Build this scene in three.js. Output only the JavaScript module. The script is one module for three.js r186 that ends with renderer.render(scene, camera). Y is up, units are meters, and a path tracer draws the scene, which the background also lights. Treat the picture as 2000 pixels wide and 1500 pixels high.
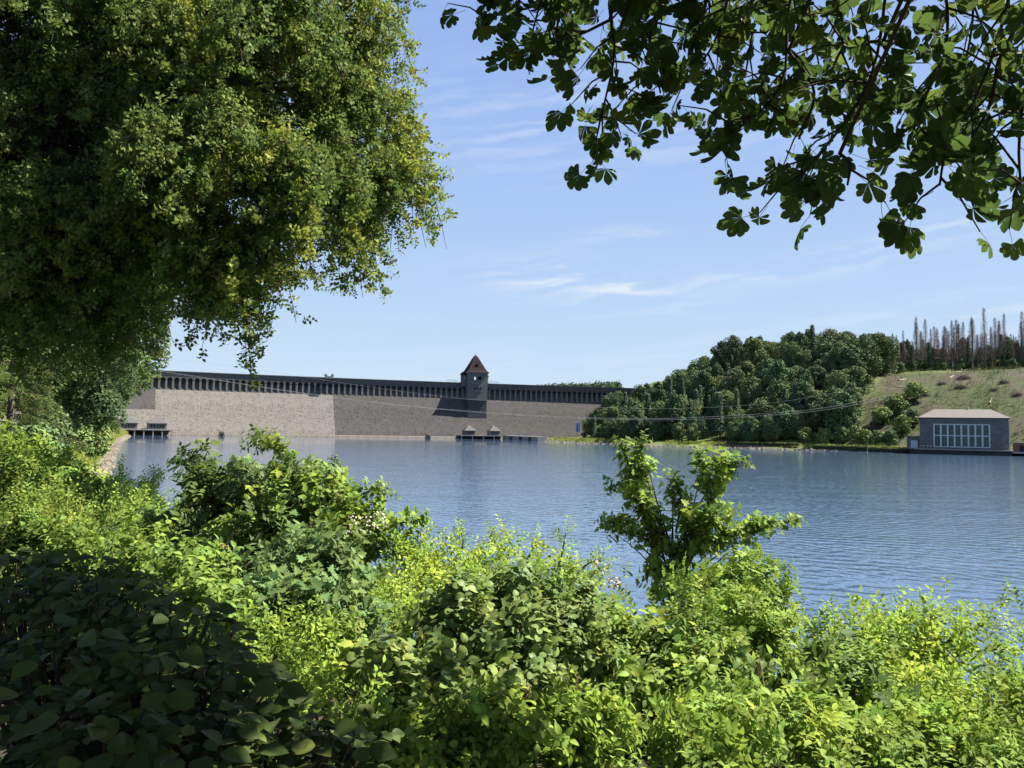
import * as THREE from 'three';
import { mergeGeometries } from 'three/addons/utils/BufferGeometryUtils.js';

// ---------------------------------------------------------------- camera, sky, sun, exposure
const scene = new THREE.Scene();
const camera = new THREE.PerspectiveCamera(51, 4 / 3, 0.05, 6000);
camera.rotation.order = 'YXZ';
camera.position.set(0, 5, 0);                       // eye 5 m above the pond, 1.6 m above the path
camera.rotation.set(THREE.MathUtils.degToRad(3.26), 0, THREE.MathUtils.degToRad(0.945));
camera.updateMatrixWorld(true);
camera.updateProjectionMatrix();

const EXPOSURE = 3.3;
const renderer = new THREE.WebGLRenderer({ antialias: true });
renderer.toneMapping = THREE.LinearToneMapping;
renderer.toneMappingExposure = EXPOSURE;
renderer.shadowMap.enabled = true;

const SUN = new THREE.Vector3(0.597, 0.788, -0.149).normalize();
const sun = new THREE.DirectionalLight(new THREE.Color(1, 0.94, 0.84), 5);
sun.name = 'sun';
sun.position.copy(SUN).multiplyScalar(600).add(new THREE.Vector3(0, 0, -180));
sun.target.position.set(0, 0, -180);
sun.castShadow = true;
sun.shadow.mapSize.set(4096, 4096);
Object.assign(sun.shadow.camera, { left: -320, right: 320, top: 320, bottom: -320, near: 1, far: 1400 });
scene.add(sun, sun.target);

// ---------------------------------------------------------------- random numbers and noise
function rngOf(seed) {
  let s = seed | 0;
  return () => { s = (s + 0x6d2b79f5) | 0; let t = Math.imul(s ^ (s >>> 15), 1 | s); t = (t + Math.imul(t ^ (t >>> 7), 61 | t)) ^ t; return ((t ^ (t >>> 14)) >>> 0) / 4294967296; };
}
const hash2 = (x, y) => { let h = Math.imul(x, 374761393) + Math.imul(y, 668265263) | 0; h = Math.imul(h ^ (h >>> 13), 1274126177); return ((h ^ (h >>> 16)) >>> 0) / 4294967296; };
const hash3 = (x, y, z) => hash2(Math.imul(x, 73856093) ^ Math.imul(z, 83492791), y);
const sm = (t) => t * t * (3 - 2 * t), mix = (a, b, t) => a + (b - a) * t, clamp = (x, a = 0, b = 1) => Math.min(b, Math.max(a, x));
const step = (a, b, x) => sm(clamp((x - a) / (b - a)));
function noise2(x, y, period = 0) {
  const ix = Math.floor(x), iy = Math.floor(y), fx = sm(x - ix), fy = sm(y - iy);
  const w = period ? (i) => ((i % period) + period) % period : (i) => i;
  return mix(mix(hash2(w(ix), w(iy)), hash2(w(ix + 1), w(iy)), fx), mix(hash2(w(ix), w(iy + 1)), hash2(w(ix + 1), w(iy + 1)), fx), fy);
}
function noise3(x, y, z) {
  const ix = Math.floor(x), iy = Math.floor(y), iz = Math.floor(z), fx = sm(x - ix), fy = sm(y - iy), fz = sm(z - iz);
  const p = (k) => mix(mix(hash3(ix, iy, iz + k), hash3(ix + 1, iy, iz + k), fx), mix(hash3(ix, iy + 1, iz + k), hash3(ix + 1, iy + 1, iz + k), fx), fy);
  return mix(p(0), p(1), fz);
}
const fbm2 = (x, y, o = 4, period = 0) => { let s = 0, a = 0.5, n = 0; for (let i = 0; i < o; i++) { s += a * noise2(x, y, period); n += a; a *= 0.5; x *= 2; y *= 2; period *= 2; } return s / n; };

// ---------------------------------------------------------------- sky: clear summer air with thin cirrus
{
  const W = 3072, H = 1536, data = new Float32Array(W * H * 4);
  const stops = [[0, 0.66, 0.80, 0.95], [4, 0.60, 0.765, 0.945], [9, 0.50, 0.68, 0.94], [15, 0.415, 0.595, 0.92], [22, 0.345, 0.515, 0.885], [30, 0.29, 0.45, 0.84], [45, 0.20, 0.34, 0.73], [90, 0.14, 0.26, 0.60]];
  const wisps = [ // azimuth, elevation, half width, half height in degrees, tilt, strength: the streaks in view, others round the sky
    [5.5, 10.3, 7, 1.7, -0.10, 0.95], [1, 22, 9, 3.4, 0.1, 0.30], [27, 12.4, 7, 1.1, 0.22, 0.6], [17, 11.1, 6, 0.9, 0.12, 0.45], [8, 13.8, 4, 0.7, 0.1, 0.35], [12, 20, 14, 2.2, 0.12, 0.22], [30, 7.5, 9, 2, 0.05, 0.4], [6, 5.5, 16, 1.4, 0.1, 0.25],
    [70, 14, 16, 4, 0.1, 0.5], [120, 25, 20, 5, -0.1, 0.4], [170, 12, 18, 4, 0.1, 0.5], [230, 20, 20, 5, 0.1, 0.4], [290, 14, 18, 4, -0.1, 0.5], [330, 28, 16, 4, 0.1, 0.4]];
  for (let r = 0; r < H; r++) {
    const el = ((r + 0.5) / H - 0.5) * 180, e = Math.max(0, el);
    let k = 0; while (k < stops.length - 2 && stops[k + 1][0] < e) k++;
    const a = stops[k], b = stops[k + 1], t = clamp((e - a[0]) / (b[0] - a[0]));
    const base = [1, 2, 3].map((c) => mix(a[c], b[c], t));
    for (let c = 0; c < W; c++) {
      const az = ((c + 0.5) / W - 0.5) * 2 * Math.PI, up = el * Math.PI / 180;
      const x = Math.cos(az) * Math.cos(up), z = Math.sin(az) * Math.cos(up), y = Math.sin(up);
      let cloud = 0;
      if (el > 1 && el < 60) {
        const deg = Math.atan2(x, -z) * 180 / Math.PI;
        let mask = 0;
        for (const w of wisps) {
          let da = deg - w[0]; if (da > 180) da -= 360; if (da < -180) da += 360;
          da *= Math.cos(up);
          const de = el - w[1] - da * w[4], q = (da / w[2]) ** 2 + (de / w[3]) ** 2;
          if (q < 4) mask += w[5] * Math.exp(-q * 1.4);
        }
        if (mask > 0.01) {
          const u = deg * 0.11 + el * 0.35, v = el * 1.15 - deg * 0.13, wx = fbm2(u * 1.7 + 31, v * 0.9 + 7, 3) - 0.5;
          const n = fbm2(u * 1.1 + wx * 1.6, v * 2.2 + wx * 3.2, 5);
          cloud = clamp(mask * step(0.40, 0.74, n) * 1.15, 0, 0.85);
        }
      }
      const near = Math.max(0, x * SUN.x + y * SUN.y + z * SUN.z), glow = 0.55 * near ** 6 + 1.5 * near ** 60;
      const white = [0.80, 0.88, 0.97], tint = [1, 0.95, 0.86], i = (r * W + c) * 4;
      for (let j = 0; j < 3; j++) data[i + j] = (mix(base[j], white[j], cloud) + glow * tint[j] * 0.5) / EXPOSURE;
      data[i + 3] = 1;
    }
  }
  const sky = new THREE.DataTexture(data, W, H, THREE.RGBAFormat, THREE.FloatType);
  sky.mapping = THREE.EquirectangularReflectionMapping; sky.magFilter = sky.minFilter = THREE.LinearFilter; sky.wrapS = THREE.RepeatWrapping; sky.needsUpdate = true;
  scene.background = sky; scene.environment = sky;
}


// ---------------------------------------------------------------- helpers
const V = (x, y, z) => new THREE.Vector3(x, y, z);
const C = (r, g, b) => new THREE.Color().setRGB(r, g, b);
const F = 1572;                                      // focal length in pixels of the 2000 pixel photograph
function at(px, py, depth) {                         // point that stands depth metres in front of the viewpoint
  const d = V((px - 1000) / F, (750 - py) / F, -1).applyQuaternion(camera.quaternion);
  return d.multiplyScalar(depth / -d.z).add(camera.position);
}
const taken = {};
function numbered(name) { const n = taken[name] = (taken[name] ?? -1) + 1; return n ? name + '_' + String(n).padStart(3, '0') : name; }
function tag(o, label, category, group, kind) { Object.assign(o.userData, { label, category }); if (group) o.userData.group = group; if (kind) o.userData.kind = kind; return o; }
function thing(name, label, category, group, p = V(0, 0, 0), turn = 0) {
  const o = new THREE.Group(); o.name = numbered(name); o.position.copy(p); o.rotation.y = turn; scene.add(o);
  return tag(o, label, category, group);
}
function part(name, geometry, m, parent, p, turn) {
  const o = new THREE.Mesh(geometry, m); o.name = name;
  if (p) o.position.copy(p);
  if (turn) o.rotation.y = turn;
  parent.add(o); return o;
}
function structure(name, geometry, m, label, category) {
  const o = new THREE.Mesh(geometry, m); o.name = numbered(name); scene.add(o);
  return tag(o, label, category, null, 'structure');
}
function copy(root, label, group) { const c = root.clone(); c.name = numbered(root.name.replace(/_\d+$/, '')); c.userData = { ...root.userData }; if (label) c.userData.label = label; if (group) c.userData.group = group; scene.add(c); return c; }
const box = (w, h, d, x = 0, y = 0, z = 0) => new THREE.BoxGeometry(w, h, d).translate(x, y, z);
const std = (o) => new THREE.MeshPhysicalMaterial({ roughness: 0.9, specularIntensity: 0.3, ...o });

class Geo {                                          // collects faces with colours
  constructor() { this.p = []; this.c = []; this.i = []; this.n = 0; }
  vert(v, c) { this.p.push(v.x, v.y, v.z); this.c.push(c[0], c[1], c[2]); return this.n++; }
  tri(a, b, c) { this.i.push(a, b, c); }
  build(uvScale) {
    const g = new THREE.BufferGeometry();
    g.setAttribute('position', new THREE.Float32BufferAttribute(this.p, 3));
    g.setAttribute('color', new THREE.Float32BufferAttribute(this.c, 3));
    g.setIndex(this.i);
    if (uvScale) { const uv = []; for (let k = 0; k < this.n; k++) uv.push(this.p[k * 3] * uvScale, this.p[k * 3 + 2] * uvScale); g.setAttribute('uv', new THREE.Float32BufferAttribute(uv, 2)); }
    g.computeVertexNormals();
    return g;
  }
}
// a leaf from stations [t, half width], folded along its midrib; frame: origin, direction, side, normal
const OVATE = [[0, 0], [0.22, 0.8], [0.5, 1], [0.78, 0.62], [1, 0]], NARROW = [[0, 0], [0.35, 1], [0.7, 0.75], [1, 0]], HEART = [[0, 0.25], [0.12, 0.9], [0.4, 1], [0.72, 0.6], [1, 0]], OBOVATE = [[0, 0], [0.3, 0.42], [0.6, 0.92], [0.82, 1], [0.94, 0.55], [1, 0]], ROUND = [[0, 0.1], [0.18, 0.8], [0.5, 1], [0.8, 0.8], [1, 0.05]];
const _a = V(), _b = V();
function leaf(g, o, dir, nor, len, half, shape, col, fold = 0.25, droop = 0.18) {
  const side = _a.crossVectors(dir, nor).normalize().clone(), n = _b.crossVectors(side, dir).normalize().clone();
  let prev = null;
  for (const [t, w] of shape) {
    const m = o.clone().addScaledVector(dir, t * len).addScaledVector(n, -droop * len * t * t), lift = w * half * fold;
    const row = w < 0.02 ? [g.vert(m, col)] : [g.vert(m.clone().addScaledVector(side, -w * half).addScaledVector(n, lift), col), g.vert(m, col), g.vert(m.clone().addScaledVector(side, w * half).addScaledVector(n, lift), col)];
    if (prev) {
      if (prev.length === 1 && row.length === 3) { g.tri(prev[0], row[1], row[0]); g.tri(prev[0], row[2], row[1]); }
      else if (prev.length === 3 && row.length === 1) { g.tri(prev[0], prev[1], row[0]); g.tri(prev[1], prev[2], row[0]); }
      else for (const k of [0, 1]) { g.tri(prev[k], prev[k + 1], row[k]); g.tri(prev[k + 1], row[k + 1], row[k]); }
    }
    prev = row;
  }
}
const MAPLE = [[-0.02, 0], [-0.1, 0.2], [-0.2, 0.42], [0.05, 0.36], [0.12, 0.72], [0.3, 0.36], [0.4, 0.28], [0.62, 0.5], [0.56, 0.2], [0.8, 0.18], [1, 0]];
function lobed(g, o, dir, nor, len, col, cup = 0.12, narrow = 1) {   // five-lobed leaf as a fan
  const side = V().crossVectors(dir, nor).normalize(), n = V().crossVectors(side, dir).normalize(), put = (x, y) => o.clone().addScaledVector(dir, x * len).addScaledVector(side, y * len * narrow).addScaledVector(n, (cup * (Math.abs(y) - x * x * 0.8)) * len);
  const c = g.vert(put(0.3, 0), col), ring = [...MAPLE.map(([x, y]) => put(x, y)), ...MAPLE.slice(1, -1).reverse().map(([x, y]) => put(x, -y))].map((v) => g.vert(v, col));
  for (let k = 0; k < ring.length; k++) g.tri(c, ring[k], ring[(k + 1) % ring.length]);
}
function tube(g, pts, r0, r1, col, sides = 5) {      // tapered limb through points
  let rows = [];
  for (let k = 0; k < pts.length; k++) {
    const d = (pts[k + 1] ?? pts[k]).clone().sub(pts[k - 1] ?? pts[k]).normalize();
    const s = V(d.y, -d.x, 0.3).cross(d).normalize(), u = V().crossVectors(s, d), r = mix(r0, r1, k / (pts.length - 1));
    rows.push(Array.from({ length: sides }, (_, j) => { const a = j / sides * 2 * Math.PI; return g.vert(pts[k].clone().addScaledVector(s, Math.cos(a) * r).addScaledVector(u, Math.sin(a) * r), col); }));
    if (k) for (let j = 0; j < sides; j++) { const q = (j + 1) % sides; g.tri(rows[k - 1][j], rows[k - 1][q], rows[k][j]); g.tri(rows[k - 1][q], rows[k][q], rows[k][j]); }
  }
}
const bez = (a, b, c, n) => Array.from({ length: n + 1 }, (_, k) => { const t = k / n; return a.clone().multiplyScalar((1 - t) ** 2).addScaledVector(b, 2 * t * (1 - t)).addScaledVector(c, t * t); });
const inSphere = (R) => { let v; do v = V(R() * 2 - 1, R() * 2 - 1, R() * 2 - 1); while (v.lengthSq() > 1); return v; };
const dirOf = (R) => inSphere(R).normalize();

// ---------------------------------------------------------------- textures
function texture(n, f, srgb) {                       // f(u, v) -> [r, g, b] in 0..1
  const d = new Uint8Array(n * n * 4);
  for (let y = 0; y < n; y++) for (let x = 0; x < n; x++) { const c = f(x / n, y / n), i = (y * n + x) * 4; d[i] = clamp(c[0]) * 255; d[i + 1] = clamp(c[1]) * 255; d[i + 2] = clamp(c[2]) * 255; d[i + 3] = 255; }
  const t = new THREE.DataTexture(d, n, n); t.wrapS = t.wrapT = THREE.RepeatWrapping; t.magFilter = THREE.LinearFilter; t.minFilter = THREE.LinearMipmapLinearFilter; t.generateMipmaps = true; if (srgb) t.colorSpace = THREE.SRGBColorSpace; t.needsUpdate = true; return t;
}
const rep = (t, metres) => { const c = t.clone(); c.repeat.set(1 / metres, 1 / metres); c.needsUpdate = true; return c; };
// rubble masonry: cells of a jittered grid, 24 courses over the tile
function rubble(cols, rows) {
  return (u, v) => {
    const gx = u * cols, gy = v * rows; let best = 9, second = 9, id = 0;
    for (let j = -1; j <= 1; j++) for (let i = -1; i <= 1; i++) {
      const cx = Math.floor(gx) + i, cy = Math.floor(gy) + j, wx = ((cx % cols) + cols) % cols, wy = ((cy % rows) + rows) % rows;
      const px = cx + 0.5 + (hash2(wx, wy) - 0.5) * 0.75, py = cy + 0.5 + (hash2(wx + 91, wy + 17) - 0.5) * 0.5, d = Math.hypot(gx - px, (gy - py) * 1.05);
      if (d < best) { second = best; best = d; id = hash2(wx * 7 + 3, wy * 5 + 11); } else if (d < second) second = d;
    }
    return { edge: clamp((second - best) * 5), id };
  };
}
const rub = rubble(26, 34);
const stoneTones = texture(1024, (u, v) => {
  const { edge, id } = rub(u, v), n = noise2(u * 128, v * 128, 128), big = fbm2(u * 4, v * 4, 3, 4);
  let t = id < 0.06 ? 0.45 : 0.68 + 0.34 * ((id * 13.7) % 1);
  t = t * mix(0.66, 1, edge) * (0.86 + 0.28 * n) * (0.86 + 0.28 * big);
  const warm = ((id * 31.3) % 1) - 0.5;
  return [t * (1 + 0.10 * warm), t, t * (1 - 0.14 * warm)];
});
const stoneBump = texture(1024, (u, v) => { const { edge, id } = rub(u, v), h = edge * (0.55 + 0.45 * ((id * 7.7) % 1)) * (id < 0.06 ? 0.35 : 1) + 0.12 * noise2(u * 200, v * 200, 200); return [h, h, h]; });
const mottle = texture(512, (u, v) => { const t = 0.62 + 0.5 * (fbm2(u * 8, v * 8, 5, 8) - 0.2) * (0.7 + 0.6 * noise2(u * 96, v * 96, 96)); return [t, t, t]; });
const slateTones = texture(512, (u, v) => { const r = Math.floor(v * 24), s = (u * 20 + (r % 2) * 0.5) % 20, id = hash2(Math.floor(s), r), e = Math.min(s % 1, 1 - (s % 1)) < 0.05 || (v * 24) % 1 < 0.08 ? 0.72 : 1; const t = (0.72 + 0.36 * id) * e; return [t, t, t * (0.96 + 0.08 * id)]; });
const masonry = (r, g, b, metres = 18, bump = 0.25) => std({ color: C(r, g, b), map: rep(stoneTones, metres), bumpMap: rep(stoneBump, metres), bumpScale: bump, roughness: 0.95 });
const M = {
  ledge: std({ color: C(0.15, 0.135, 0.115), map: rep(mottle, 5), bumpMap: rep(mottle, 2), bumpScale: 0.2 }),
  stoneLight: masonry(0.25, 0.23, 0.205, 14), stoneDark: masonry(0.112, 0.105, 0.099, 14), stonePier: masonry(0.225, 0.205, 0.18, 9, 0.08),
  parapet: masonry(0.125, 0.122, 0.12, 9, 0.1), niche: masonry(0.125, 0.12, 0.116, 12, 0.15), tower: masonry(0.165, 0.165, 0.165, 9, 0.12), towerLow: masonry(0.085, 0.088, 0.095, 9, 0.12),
  coping: std({ color: C(0.20, 0.195, 0.19), map: rep(mottle, 6) }), redRoof: std({ color: C(0.022, 0.015, 0.016), map: rep(slateTones, 4), roughness: 0.95 }), hutRoof: std({ color: C(0.105, 0.10, 0.10), map: rep(slateTones, 3), roughness: 0.7 }),
  hutWall: masonry(0.17, 0.165, 0.165, 5, 0.05), concrete: std({ color: C(0.34, 0.32, 0.295), map: rep(mottle, 5) }), concreteDark: std({ color: C(0.15, 0.14, 0.13), map: rep(mottle, 5) }), dark: std({ color: C(0.02, 0.022, 0.025) }), iron: std({ color: C(0.06, 0.065, 0.07), roughness: 0.6 }),
};

// ---------------------------------------------------------------- ground
const SHORE = [[60, 3], [25, -5], [12, -9], [3, -10.5], [-6, -12.5], [-12, -18], [-19, -30], [-29, -55], [-40, -80], [-70, -143], [-109, -225], [-150, -318], [-185, -372], [-60, -412], [12, -432], [26, -428], [14, -362], [31, -327], [54, -287], [98, -260], [120, -243], [140, -229], [176, -190], [220, -120], [240, -40], [180, 20]];
function shoreDistance(x, z) {                       // metres outside the pond; negative inside
  let d = 1e9, inside = false;
  for (let i = 0, j = SHORE.length - 1; i < SHORE.length; j = i++) {
    const [ax, az] = SHORE[j], [bx, bz] = SHORE[i], ex = bx - ax, ez = bz - az, t = clamp(((x - ax) * ex + (z - az) * ez) / (ex * ex + ez * ez));
    d = Math.min(d, Math.hypot(x - ax - ex * t, z - az - ez * t));
    if ((az > z) !== (bz > z) && x < ex * (z - az) / ez + ax) inside = !inside;
  }
  return inside ? -d : d;
}
const RIDGE = [[-40, 6], [10, 5], [30, 8], [55, 17], [80, 32], [105, 43.5], [130, 44], [160, 40], [200, 38], [260, 42], [400, 46]];
function ridge(x) { let k = 0; while (k < RIDGE.length - 2 && RIDGE[k + 1][0] < x) k++; const [a, b] = [RIDGE[k], RIDGE[k + 1]]; return mix(a[1], b[1], sm(clamp((x - a[0]) / (b[0] - a[0])))); }
function groundAt(x, z, d = shoreDistance(x, z)) {
  if (d < 0) return Math.max(-4, d * 0.5);
  const right = step(-40, 20, x) * step(-120, -190, z) + step(150, 200, x) * step(-190, -120, z);
  const left = 3.4 * (1 - (1 - Math.min(1, d / 8)) ** 2.2) + clamp((d - 9) * 0.035, 0, 2.2);
  const top = ridge(x), rise = 1.4 * step(0.5, 4, d) + (top - 1.4) * (1 - Math.exp(-Math.pow(Math.max(0, d - 9) / 62, 1.25)));
  const far = -6 * step(150, 260, d);
  return mix(left, rise + far, clamp(right)) + (noise2(x * 0.12, z * 0.12) - 0.5) * Math.min(1, d * 0.05);
}
const colourAt = (px, x, z) => (x) / -z;             // tangent of the bearing from the path
function isClearing(x, z) {                          // the felled slope behind the power house
  const b = x / -z, d = Math.hypot(x, z);
  return z < -150 && x > 100 && b > 0.415 + 0.05 * step(250, 330, -z) && -z < 326 + (b - 0.45) * 20;
}
{
  const g = new Geo(), NR = 230, NA = 360, rows = [];
  for (let i = 0; i <= NR; i++) {
    const r = 0.4 * Math.pow(2600 / 0.4, i / NR); rows.push([]);
    for (let j = 0; j < NA; j++) {
      const a = j / NA * 2 * Math.PI, x = Math.sin(a) * r, z = -Math.cos(a) * r, d = shoreDistance(x, z), y = groundAt(x, z, d);
      const n = fbm2(x * 0.09 + 40, z * 0.09 + 9, 4), f = fbm2(x * 0.7, z * 0.7, 3);
      let c;
      if (d < 2.6 && r > 20) c = [0.18, 0.158, 0.122];                                            // gravel beach
      else if (isClearing(x, z)) { const t = step(0.46, 0.66, n * 0.6 + f * 0.4 + step(0.5, 0.44, x / -z) * 0.2); c = [mix(0.05, 0.062, t), mix(0.068, 0.048, t), mix(0.02, 0.032, t)]; }
      else if (r < 16) c = [0.05, 0.042, 0.028];                                                  // leaf mould under the shrubs
      else c = [0.075 + 0.05 * n, 0.115 + 0.04 * n, 0.03];
      const k = 0.75 + 0.5 * f;
      rows[i].push(g.vert(V(x, y, z), c.map((q) => q * k)));
    }
    if (i) for (let j = 0; j < NA; j++) { const q = (j + 1) % NA; g.tri(rows[i - 1][j], rows[i - 1][q], rows[i][j]); g.tri(rows[i - 1][q], rows[i][q], rows[i][j]); }
  }
  const c0 = g.vert(V(0, groundAt(0, 0), 0), [0.05, 0.042, 0.028]);
  for (let j = 0; j < NA; j++) g.tri(c0, rows[0][(j + 1) % NA], rows[0][j]);
  const geo = g.build(1);
  structure('ground', geo, std({ vertexColors: true, color: 0xffffff, map: rep(mottle, 7), bumpMap: rep(mottle, 3.1), bumpScale: 0.12, side: THREE.DoubleSide }), 'banks and hillside round the pond', 'ground');
}

// ---------------------------------------------------------------- water
{
  const waves = (count, lo, hi, seed, spread) => { const R = rngOf(seed), w = []; for (let k = 0; k < count; k++) { const a = Math.PI / 2 + (R() - 0.5) * spread, f = lo * Math.pow(hi / lo, R()); w.push([Math.round(Math.cos(a) * f), Math.round(Math.sin(a) * f), R() * 6.28, 1 / Math.pow(f, 1.05)]); } return w; };
  const field = (list) => { const tot = Math.sqrt(list.reduce((s, w) => s + w[3] * w[3] / 2, 0)); return (u, v) => { let h = 0; for (const w of list) h += w[3] * Math.sin(2 * Math.PI * (w[0] * u + w[1] * v) + w[2]); return h / tot; }; };
  const fine = field(waves(46, 12, 95, 5, 2.4)), N = 1024, hs = new Float32Array(N * N);
  for (let y = 0; y < N; y++) for (let x = 0; x < N; x++) hs[y * N + x] = fine(x / N, y / N) + 0.35 * (fbm2(x / N * 40, y / N * 64, 3, 0) - 0.5);
  const ripple = texture(N, (u, v) => { const h = 0.5 + 0.17 * hs[Math.round(v * N) % N * N + Math.round(u * N) % N]; return [h, h, h]; });
  const coarse = field(waves(26, 5, 42, 11, 2.0));
  const swell = texture(512, (u, v) => { const e = 1 / 512, k = 0.9, dx = (coarse(u + e, v) - coarse(u - e, v)) * k, dy = (coarse(u, v + e) - coarse(u, v - e)) * k, l = Math.hypot(dx, dy, 1); return [0.5 - dx / l / 2, 0.5 - dy / l / 2, 0.5 + 0.5 / l]; });
  const sheet = (pts) => { const s = new THREE.Shape(pts.map(([x, z]) => new THREE.Vector2(x, -z))); const g = new THREE.ShapeGeometry(s).rotateX(-Math.PI / 2); const p = g.attributes.position, uv = g.attributes.uv; for (let k = 0; k < p.count; k++) uv.setXY(k, p.getX(k), p.getZ(k)); return g; };
  const water = (bump, scale) => new THREE.MeshPhysicalMaterial({ color: C(0.046, 0.080, 0.132), roughness: 0.05, ior: 1.333, bumpMap: rep(ripple, 14), bumpScale: bump, normalMap: rep(swell, 53), normalScale: new THREE.Vector2(scale, scale) });
  const E = [[-230, -350], [-118, -248], [-20, -292], [6, -312], [40, -300]];   // where the lee of the dam ends
  structure('water', sheet([[300, 60], [300, -330], [40, -320], [20, -290], [0, -262], [-50, -231], [-118, -205], [-240, -190], [-240, 60]]), water(0.032, 0.03), 'wind rippled blue water of the pond', 'water');
  structure('calm_water', sheet([[300, -330], [300, -520], [-300, -520], [-240, -190], [-118, -205], [-50, -231], [0, -262], [20, -290], [40, -320]]), water(0.002, 0.002), 'smooth water in the lee of the dam', 'water');
}

// ---------------------------------------------------------------- the dam
const DAM = { R: 1000, a0: THREE.MathUtils.degToRad(18.5), x: -20, z: -428, crest: 29.6, spring: 20.8 };
const dam = {
  angle: (s) => DAM.a0 - s / DAM.R,
  point(s, out, y) { const a = this.angle(s), cx = DAM.x + DAM.R * Math.sin(DAM.a0), cz = DAM.z + DAM.R * Math.cos(DAM.a0), r = DAM.R - out; return V(cx - r * Math.sin(a), y, cz - r * Math.cos(a)); },
};
const BATTER = 0.52, toeOut = (y) => (DAM.spring - y) * BATTER;
function strip(profile, s0, s1, ds = 6, vAlong = true) {   // sheet through (out, y) points swept along the dam; uv in metres
  const pos = [], uv = [], idx = [], n = Math.max(1, Math.round((s1 - s0) / ds));
  let lens = [0]; for (let k = 1; k < profile.length; k++) lens.push(lens[k - 1] + Math.hypot(profile[k][0] - profile[k - 1][0], profile[k][1] - profile[k - 1][1]));
  const quads = (k0) => { for (let i = 0; i < n; i++) { const a = k0 + i * 2, b = a + 2; idx.push(a, b, a + 1, b, b + 1, a + 1); } };
  for (let k = 0; k + 1 < profile.length; k++) {
    const base = pos.length / 3;
    for (let i = 0; i <= n; i++) { const s = mix(s0, s1, i / n); for (const q of [k, k + 1]) { const p = dam.point(s, ...profile[q]); pos.push(p.x, p.y, p.z); uv.push(s, lens[q]); } }
    quads(base);
  }
  const g = new THREE.BufferGeometry();
  g.setAttribute('position', new THREE.Float32BufferAttribute(pos, 3)); g.setAttribute('uv', new THREE.Float32BufferAttribute(uv, 2)); g.setIndex(idx); g.computeVertexNormals();
  return g;
}
const sOf = (px, depthGuess = 420) => { let best = 0, d = 1e9; for (let s = -240; s < 160; s += 0.25) { const p = dam.point(s, 0, 20).project(camera), e = Math.abs((p.x + 1) * 1000 - px); if (e < d) { d = e; best = s; } } return best; };
const metreUv = (g) => { const p = g.attributes.position, n = g.attributes.normal, uv = []; for (let k = 0; k < p.count; k++) { const ny = Math.abs(n.getY(k)), nx = Math.abs(n.getX(k)); uv.push(nx > 0.7 ? p.getZ(k) : p.getX(k), ny > 0.9 ? p.getZ(k) : p.getY(k)); } g.setAttribute('uv', new THREE.Float32BufferAttribute(uv, 2)); return g; };
const mbox = (...a) => metreUv(box(...a));
const sTower = sOf(927), sEdge = sOf(650), sLeft = sOf(303), S0 = -260, S1 = 120;
{
  const d = thing('dam_wall', 'long curved grey masonry dam with an arcade of niches under its crest', 'dam');
  const face = (s0, s1, y0, y1, m, label) => { const o = part('wall_face', strip([[toeOut(y0), y0], [toeOut(y1), y1]], s0, s1), m, d); if (label) o.userData.label = label; return o; };
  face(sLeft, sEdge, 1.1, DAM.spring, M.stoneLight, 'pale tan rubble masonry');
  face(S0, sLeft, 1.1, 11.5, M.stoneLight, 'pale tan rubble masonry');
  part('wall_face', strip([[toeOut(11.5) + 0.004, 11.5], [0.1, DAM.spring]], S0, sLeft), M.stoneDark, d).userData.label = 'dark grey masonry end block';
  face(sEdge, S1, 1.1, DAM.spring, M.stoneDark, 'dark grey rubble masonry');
  part('foot_ledge', strip([[toeOut(-2) + 1.6, -2], [toeOut(1) + 0.9, 0.75], [toeOut(1.1), 1.1]], S0, S1), M.ledge, d);
  // niche back wall continues the batter, the crest band hangs over it
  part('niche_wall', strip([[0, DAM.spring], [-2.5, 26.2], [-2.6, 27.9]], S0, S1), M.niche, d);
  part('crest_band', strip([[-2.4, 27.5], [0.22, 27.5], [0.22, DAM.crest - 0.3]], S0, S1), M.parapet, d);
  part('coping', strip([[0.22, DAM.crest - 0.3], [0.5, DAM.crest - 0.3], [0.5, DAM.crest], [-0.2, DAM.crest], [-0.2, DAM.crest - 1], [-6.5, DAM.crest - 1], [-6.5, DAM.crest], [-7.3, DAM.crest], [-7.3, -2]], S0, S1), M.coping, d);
  // piers and arches: one of each for every bay
  const pitch = 2.95, pw = 0.95, depth = 3.0;
  const pier = (() => { const sh = new THREE.Shape([[0, DAM.spring - 0.3], [0.02, 26.6], [-depth, 26.6], [-depth, 25.9]].map(([a, b]) => new THREE.Vector2(a, b))); const g = new THREE.ExtrudeGeometry(sh, { depth: pw, bevelEnabled: false }).translate(0, 0, -pw / 2).rotateY(-Math.PI / 2); return metreUv(g); })();
  const arch = (() => { // lintel with a segmental opening, between two piers
    const w = pitch, hw = (pitch - pw) / 2, sh = new THREE.Shape(); sh.moveTo(-w / 2, 25.6); sh.lineTo(-hw, 25.6); sh.absarc(0, 25.6, hw, Math.PI, 0, true); sh.lineTo(w / 2, 25.6); sh.lineTo(w / 2, 27.48); sh.lineTo(-w / 2, 27.48);
    return metreUv(new THREE.ExtrudeGeometry(sh, { depth: 2.2, bevelEnabled: false, curveSegments: 8 }).translate(0, 0, -2.2 + 0.14)); })();
  for (let s = S0; s < S1; s += pitch) {
    if (Math.abs(s - sTower) < 5.4) continue;
    const o = dam.point(s, 0, 0), turn = dam.angle(s);
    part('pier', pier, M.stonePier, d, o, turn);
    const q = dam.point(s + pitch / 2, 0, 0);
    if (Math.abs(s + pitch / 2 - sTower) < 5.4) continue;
    part('arch', arch, M.parapet, d, q, dam.angle(s + pitch / 2));
  }
}
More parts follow.
